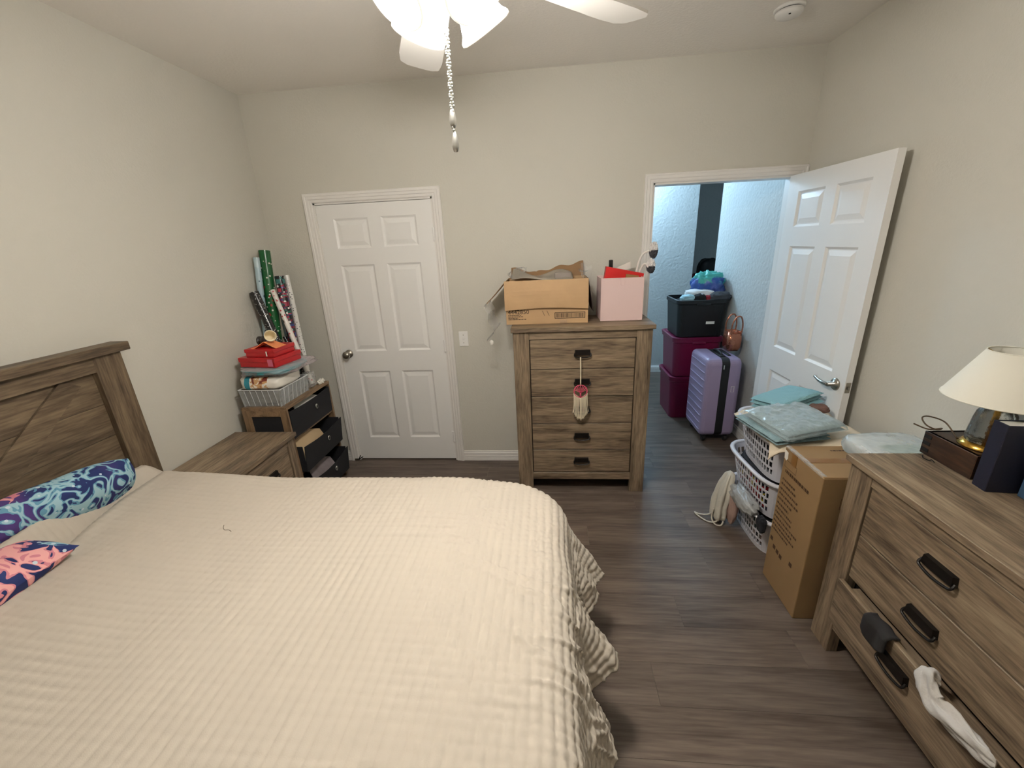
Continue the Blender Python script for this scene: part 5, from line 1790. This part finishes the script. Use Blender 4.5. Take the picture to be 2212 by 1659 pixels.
make('paper_tape', *merge(box_geo(kx0 - 0.0012, kx0, 1.745, 1.785, kz1 - 0.06, kz1, 0), box_geo(kx0, kx1, (ky0 + ky1) / 2 - 0.02, (ky0 + ky1) / 2 + 0.02, kz1 + 0.003, kz1 + 0.0042, 0)), mat('brown_tape', (128, 88, 40), 0.35), tc_)
make('edge_tape', *sheet_geo(lambda u, v: (kx0 - 0.002 + 0.030 * max(0, v - 0.4), ky1 - 0.005 - (ky1 - ky0 - 0.01) * u, kz1 + 0.0065 - 0.02 * max(0, 0.4 - v) + 0.0008 * math.sin(u * 40)), 30, 6), 'film', tc_)
# white wrapped bundle lying on the carton behind the dresser
M['white_pack'] = mat('white_packed_textile', (222, 222, 216), 0.7, var=0.08)
wp = thing('wrapped_bundle', 'white plastic-wrapped bundle lying on the tall carton behind dresser', 'package', (1.44, 1.70, kz1 + 0.004))
make('bundle', *box_geo(1.335, 1.595, 1.580, 1.815, kz1 + 0.006, kz1 + 0.072, 0.022, 3), 'white_pack', wp, True)
make('bundle_insert', *box_geo(1.40, 1.59, 1.585, 1.72, kz1 + 0.0715, kz1 + 0.0735, 0.0006), mat('pale_green_insert', (176, 190, 172), 0.7), wp)
make('plastic_wrap', *lump_geo((1.462, 1.700, kz1 + 0.044), (0.150, 0.132, 0.040), 43, 0.07, 6), 'film2', wp, True)

# ------------------------------------------------------------------ on the dresser
DZ = 0.888
M['dark_wood'] = wood('dark_stained_wood', (24, 15, 10), (48, 32, 22), (78, 54, 36), 1, 8, 18, 0.45, 0.2)
wb = thing('wooden_box', 'dark stained wooden crate box under the table lamp', 'box', (1.50, 1.435, DZ))
wx0, wx1, wy0, wy1, wh = 1.405, 1.600, 1.335, 1.535, 0.088
box('box_side', wx0, wx0 + 0.014, wy0, wy1, DZ, DZ + wh, 'dark_wood', wb)
box('box_side', wx1 - 0.014, wx1, wy0, wy1, DZ, DZ + wh, 'dark_wood', wb)
box('box_end', wx0 + 0.014, wx1 - 0.014, wy0, wy0 + 0.014, DZ, DZ + wh, 'dark_wood', wb)
box('box_end', wx0 + 0.014, wx1 - 0.014, wy1 - 0.014, wy1, DZ, DZ + wh, 'dark_wood', wb)
box('box_top', wx0 + 0.002, wx1 - 0.002, wy0 + 0.002, wy1 - 0.002, DZ + wh - 0.012, DZ + wh, 'dark_wood', wb)
for k in range(3):
    box('finger_joint', wx0 - 0.0015, wx0 + 0.001, wy1 - 0.034, wy1 - 0.004, DZ + 0.012 + k * 0.026, DZ + 0.026 + k * 0.026, 'dark_void', wb, 0)
make('wire_clip', *tube_geo(smooth_path([(1.39, 1.50, DZ + 0.003), (1.375, 1.48, DZ + 0.003), (1.38, 1.46, DZ + 0.003), (1.392, 1.465, DZ + 0.003), (1.385, 1.445, DZ + 0.003)], 4), 0.0015, 5), 'dark_void', wb)

# table lamp
LXc, LYc, LZ0 = 1.492, 1.405, DZ + wh
M['glass'] = mat('pressed_glass', (232, 232, 228), 0.10, trans=1.0, bmp=(120, 0.35, 0.003))
M['lampshade'] = mat('cream_lampshade', (240, 236, 222), 0.85, spec=0.2)
lp = thing('table_lamp', 'unlit table lamp with cream shade and pressed glass base', 'lamp', (LXc, LYc, LZ0))
make('brass_foot', *lathe_geo([(0, 0), (0.070, 0), (0.072, 0.006), (0.062, 0.012), (0.060, 0.018), (0, 0.020)], (LXc, LYc, LZ0), 36, False), 'brass', lp, True)
gp = [(0.0, 0.018), (0.055, 0.020), (0.056, 0.035), (0.050, 0.10), (0.046, 0.125), (0.036, 0.145), (0.022, 0.155), (0.014, 0.160), (0.0, 0.160)]
V, F = lathe_geo(gp, n=48, caps=False)
V = [(x * (1 + 0.03 * math.cos(8 * math.atan2(y, x))), y * (1 + 0.03 * math.cos(8 * math.atan2(y, x))), z) for x, y, z in V]
make('glass_base', [(x + LXc, y + LYc, z + LZ0) for x, y, z in V], F, 'glass', lp, True)
make('glass_core', *lathe_geo([(0, 0.02), (0.003, 0.02), (0.003, 0.158), (0, 0.158)], (LXc, LYc, LZ0), 10, False), 'brass', lp, True)
make('socket', *lathe_geo([(0, 0.158), (0.020, 0.158), (0.018, 0.168), (0.012, 0.172), (0.014, 0.20), (0.014, 0.225), (0, 0.225)], (LXc, LYc, LZ0), 20, False), 'brass', lp, True)
s0, s1 = 0.178, 0.338
make('lamp_shade', *lathe_geo([(0.148, s0), (0.070, s1), (0.0685, s1), (0.1465, s0), (0.148, s0)], (LXc, LYc, LZ0), 56, False), 'lampshade', lp, True)
make('shade_trim', *(tube_geo([(LXc + 0.148 * math.cos(2 * math.pi * k / 48), LYc + 0.148 * math.sin(2 * math.pi * k / 48), LZ0 + s0) for k in range(49)], 0.0022, 6)), 'lampshade', lp, True)
make('shade_trim', *(tube_geo([(LXc + 0.0695 * math.cos(2 * math.pi * k / 48), LYc + 0.0695 * math.sin(2 * math.pi * k / 48), LZ0 + s1) for k in range(49)], 0.0018, 6)), 'lampshade', lp, True)
make('shade_spider', *merge(*[tube_geo([(LXc, LYc, LZ0 + 0.30), (LXc + 0.069 * math.cos(R(120 * k)), LYc + 0.069 * math.sin(R(120 * k)), LZ0 + s1 - 0.004)], 0.0015, 6) for k in range(3)], tube_geo([(LXc, LYc, LZ0 + 0.22), (LXc, LYc, LZ0 + 0.31)], 0.003, 8)), 'brass', lp)
make('cord', *tube_geo(smooth_path([(LXc - 0.05, LYc + 0.05, LZ0 + 0.008), (1.46, 1.53, LZ0 + 0.035), (1.415, 1.548, LZ0 + 0.052), (1.385, 1.54, LZ0 + 0.050), (1.380, 1.51, LZ0 + 0.034), (1.41, 1.50, LZ0 + 0.020), (1.44, 1.515, LZ0 + 0.018), (1.405, 1.525, LZ0 + 0.010), (1.37, 1.55, LZ0 + 0.022)], 7), 0.0026, 6), mat('cord_brown', (86, 66, 44), 0.4), lp, True)


def book(label, x0, x1, y0, y1, h, col, lean):
    t = thing('book', label, 'book', (x0, (y0 + y1) / 2, DZ), 'books standing on the dresser')
    m_ = mat('book_cloth', col, 0.55, bmp=(300, 0.2, 0.001))
    box('cover_board', x0, x1, y0, y0 + 0.003, DZ, DZ + h, m_, t, 0.0008)
    box('cover_board', x0, x1, y1 - 0.003, y1, DZ, DZ + h, m_, t, 0.0008)
    box('spine', x0 - 0.004, x0 + 0.002, y0, y1, DZ, DZ + h, m_, t, 0.0018)
    box('pages', x0 + 0.002, x1 - 0.004, y0 + 0.003, y1 - 0.003, DZ + 0.004, DZ + h - 0.004, 'paper', t, 0)
    t.rotation_euler = (lean, 0, R(-6))


book('tall dark navy book standing beside the lamp', 1.392, 1.560, 1.262, 1.312, 0.232, (18, 20, 40), 0.0)
book('steel blue book in front of the dark navy book', 1.462, 1.605, 1.198, 1.243, 0.20, (50, 76, 102), 0.0)
tag(box('black_block', 1.425, 1.50, 1.316, 1.332, DZ, DZ + 0.055, 'black_rubber', None, 0.004, 2), 'small black block between wooden crate box and navy book', 'block')

# socks caught in the dresser's bottom drawer
dk = []
XS = 1.155 - 0.034
tag(make('dark_sock', *sheet_geo(lambda u, v: (XS + 0.026 - 0.034 * min(1, v * 3) - 0.004 * math.sin(u * 9) - 0.004 * (v > 0.3), 1.225 - 0.105 * u, 0.402 + 0.006 * math.sin(v * 3) - max(0, v - 0.25) * (0.075 + 0.035 * math.sin(u * 3.1))), 14, 14, 0.006), mat('charcoal_sock', (34, 31, 31), 0.95), None, True), 'charcoal sock hanging out of the half-open bottom drawer', 'sock')
M['sock_white'] = mat('white_sock', (205, 200, 194), 0.95, bmp=(160, 0.4, 0.003))
V, F = [], []
path = smooth_path([(XS + 0.03, 0.975, 0.425), (XS + 0.002, 0.985, 0.432), (XS - 0.016, 0.968, 0.410), (XS - 0.022, 0.935, 0.385), (XS - 0.020, 0.885, 0.388), (XS - 0.018, 0.835, 0.395), (XS - 0.012, 0.795, 0.400), (XS - 0.006, 0.775, 0.405)], 6)
n = len(path)
rad = [0.010 + 0.020 * math.sin(math.pi * min(1, (i + 2) / n)) ** 0.7 for i in range(n)]
V, F = tube_geo(path, rad, 36)
V2 = []
for i, (x, y, z) in enumerate(V):
    th_ = 2 * math.pi * (i % 36) / 36
    s_ = (i // 36) / n
    c_ = path[i // 36]
    k_ = 1 + 0.30 * math.sin(3 * th_ + 9 * s_) + 0.14 * math.sin(7 * th_ - 14 * s_) + 0.25 * mn.noise(Vector((s_ * 14, math.cos(th_) * 2, math.sin(th_) * 2)))
    p_ = Vector(c_) + (Vector((x, y, z)) - Vector(c_)) * k_
    V2.append((XS - 0.008 + (p_.x - (XS - 0.008)) * 0.6, p_.y, p_.z))
V = V2
tag(make('white_sock', V, F, 'sock_white', None, True), 'twisted white sock hanging out of the half-open bottom drawer', 'sock')
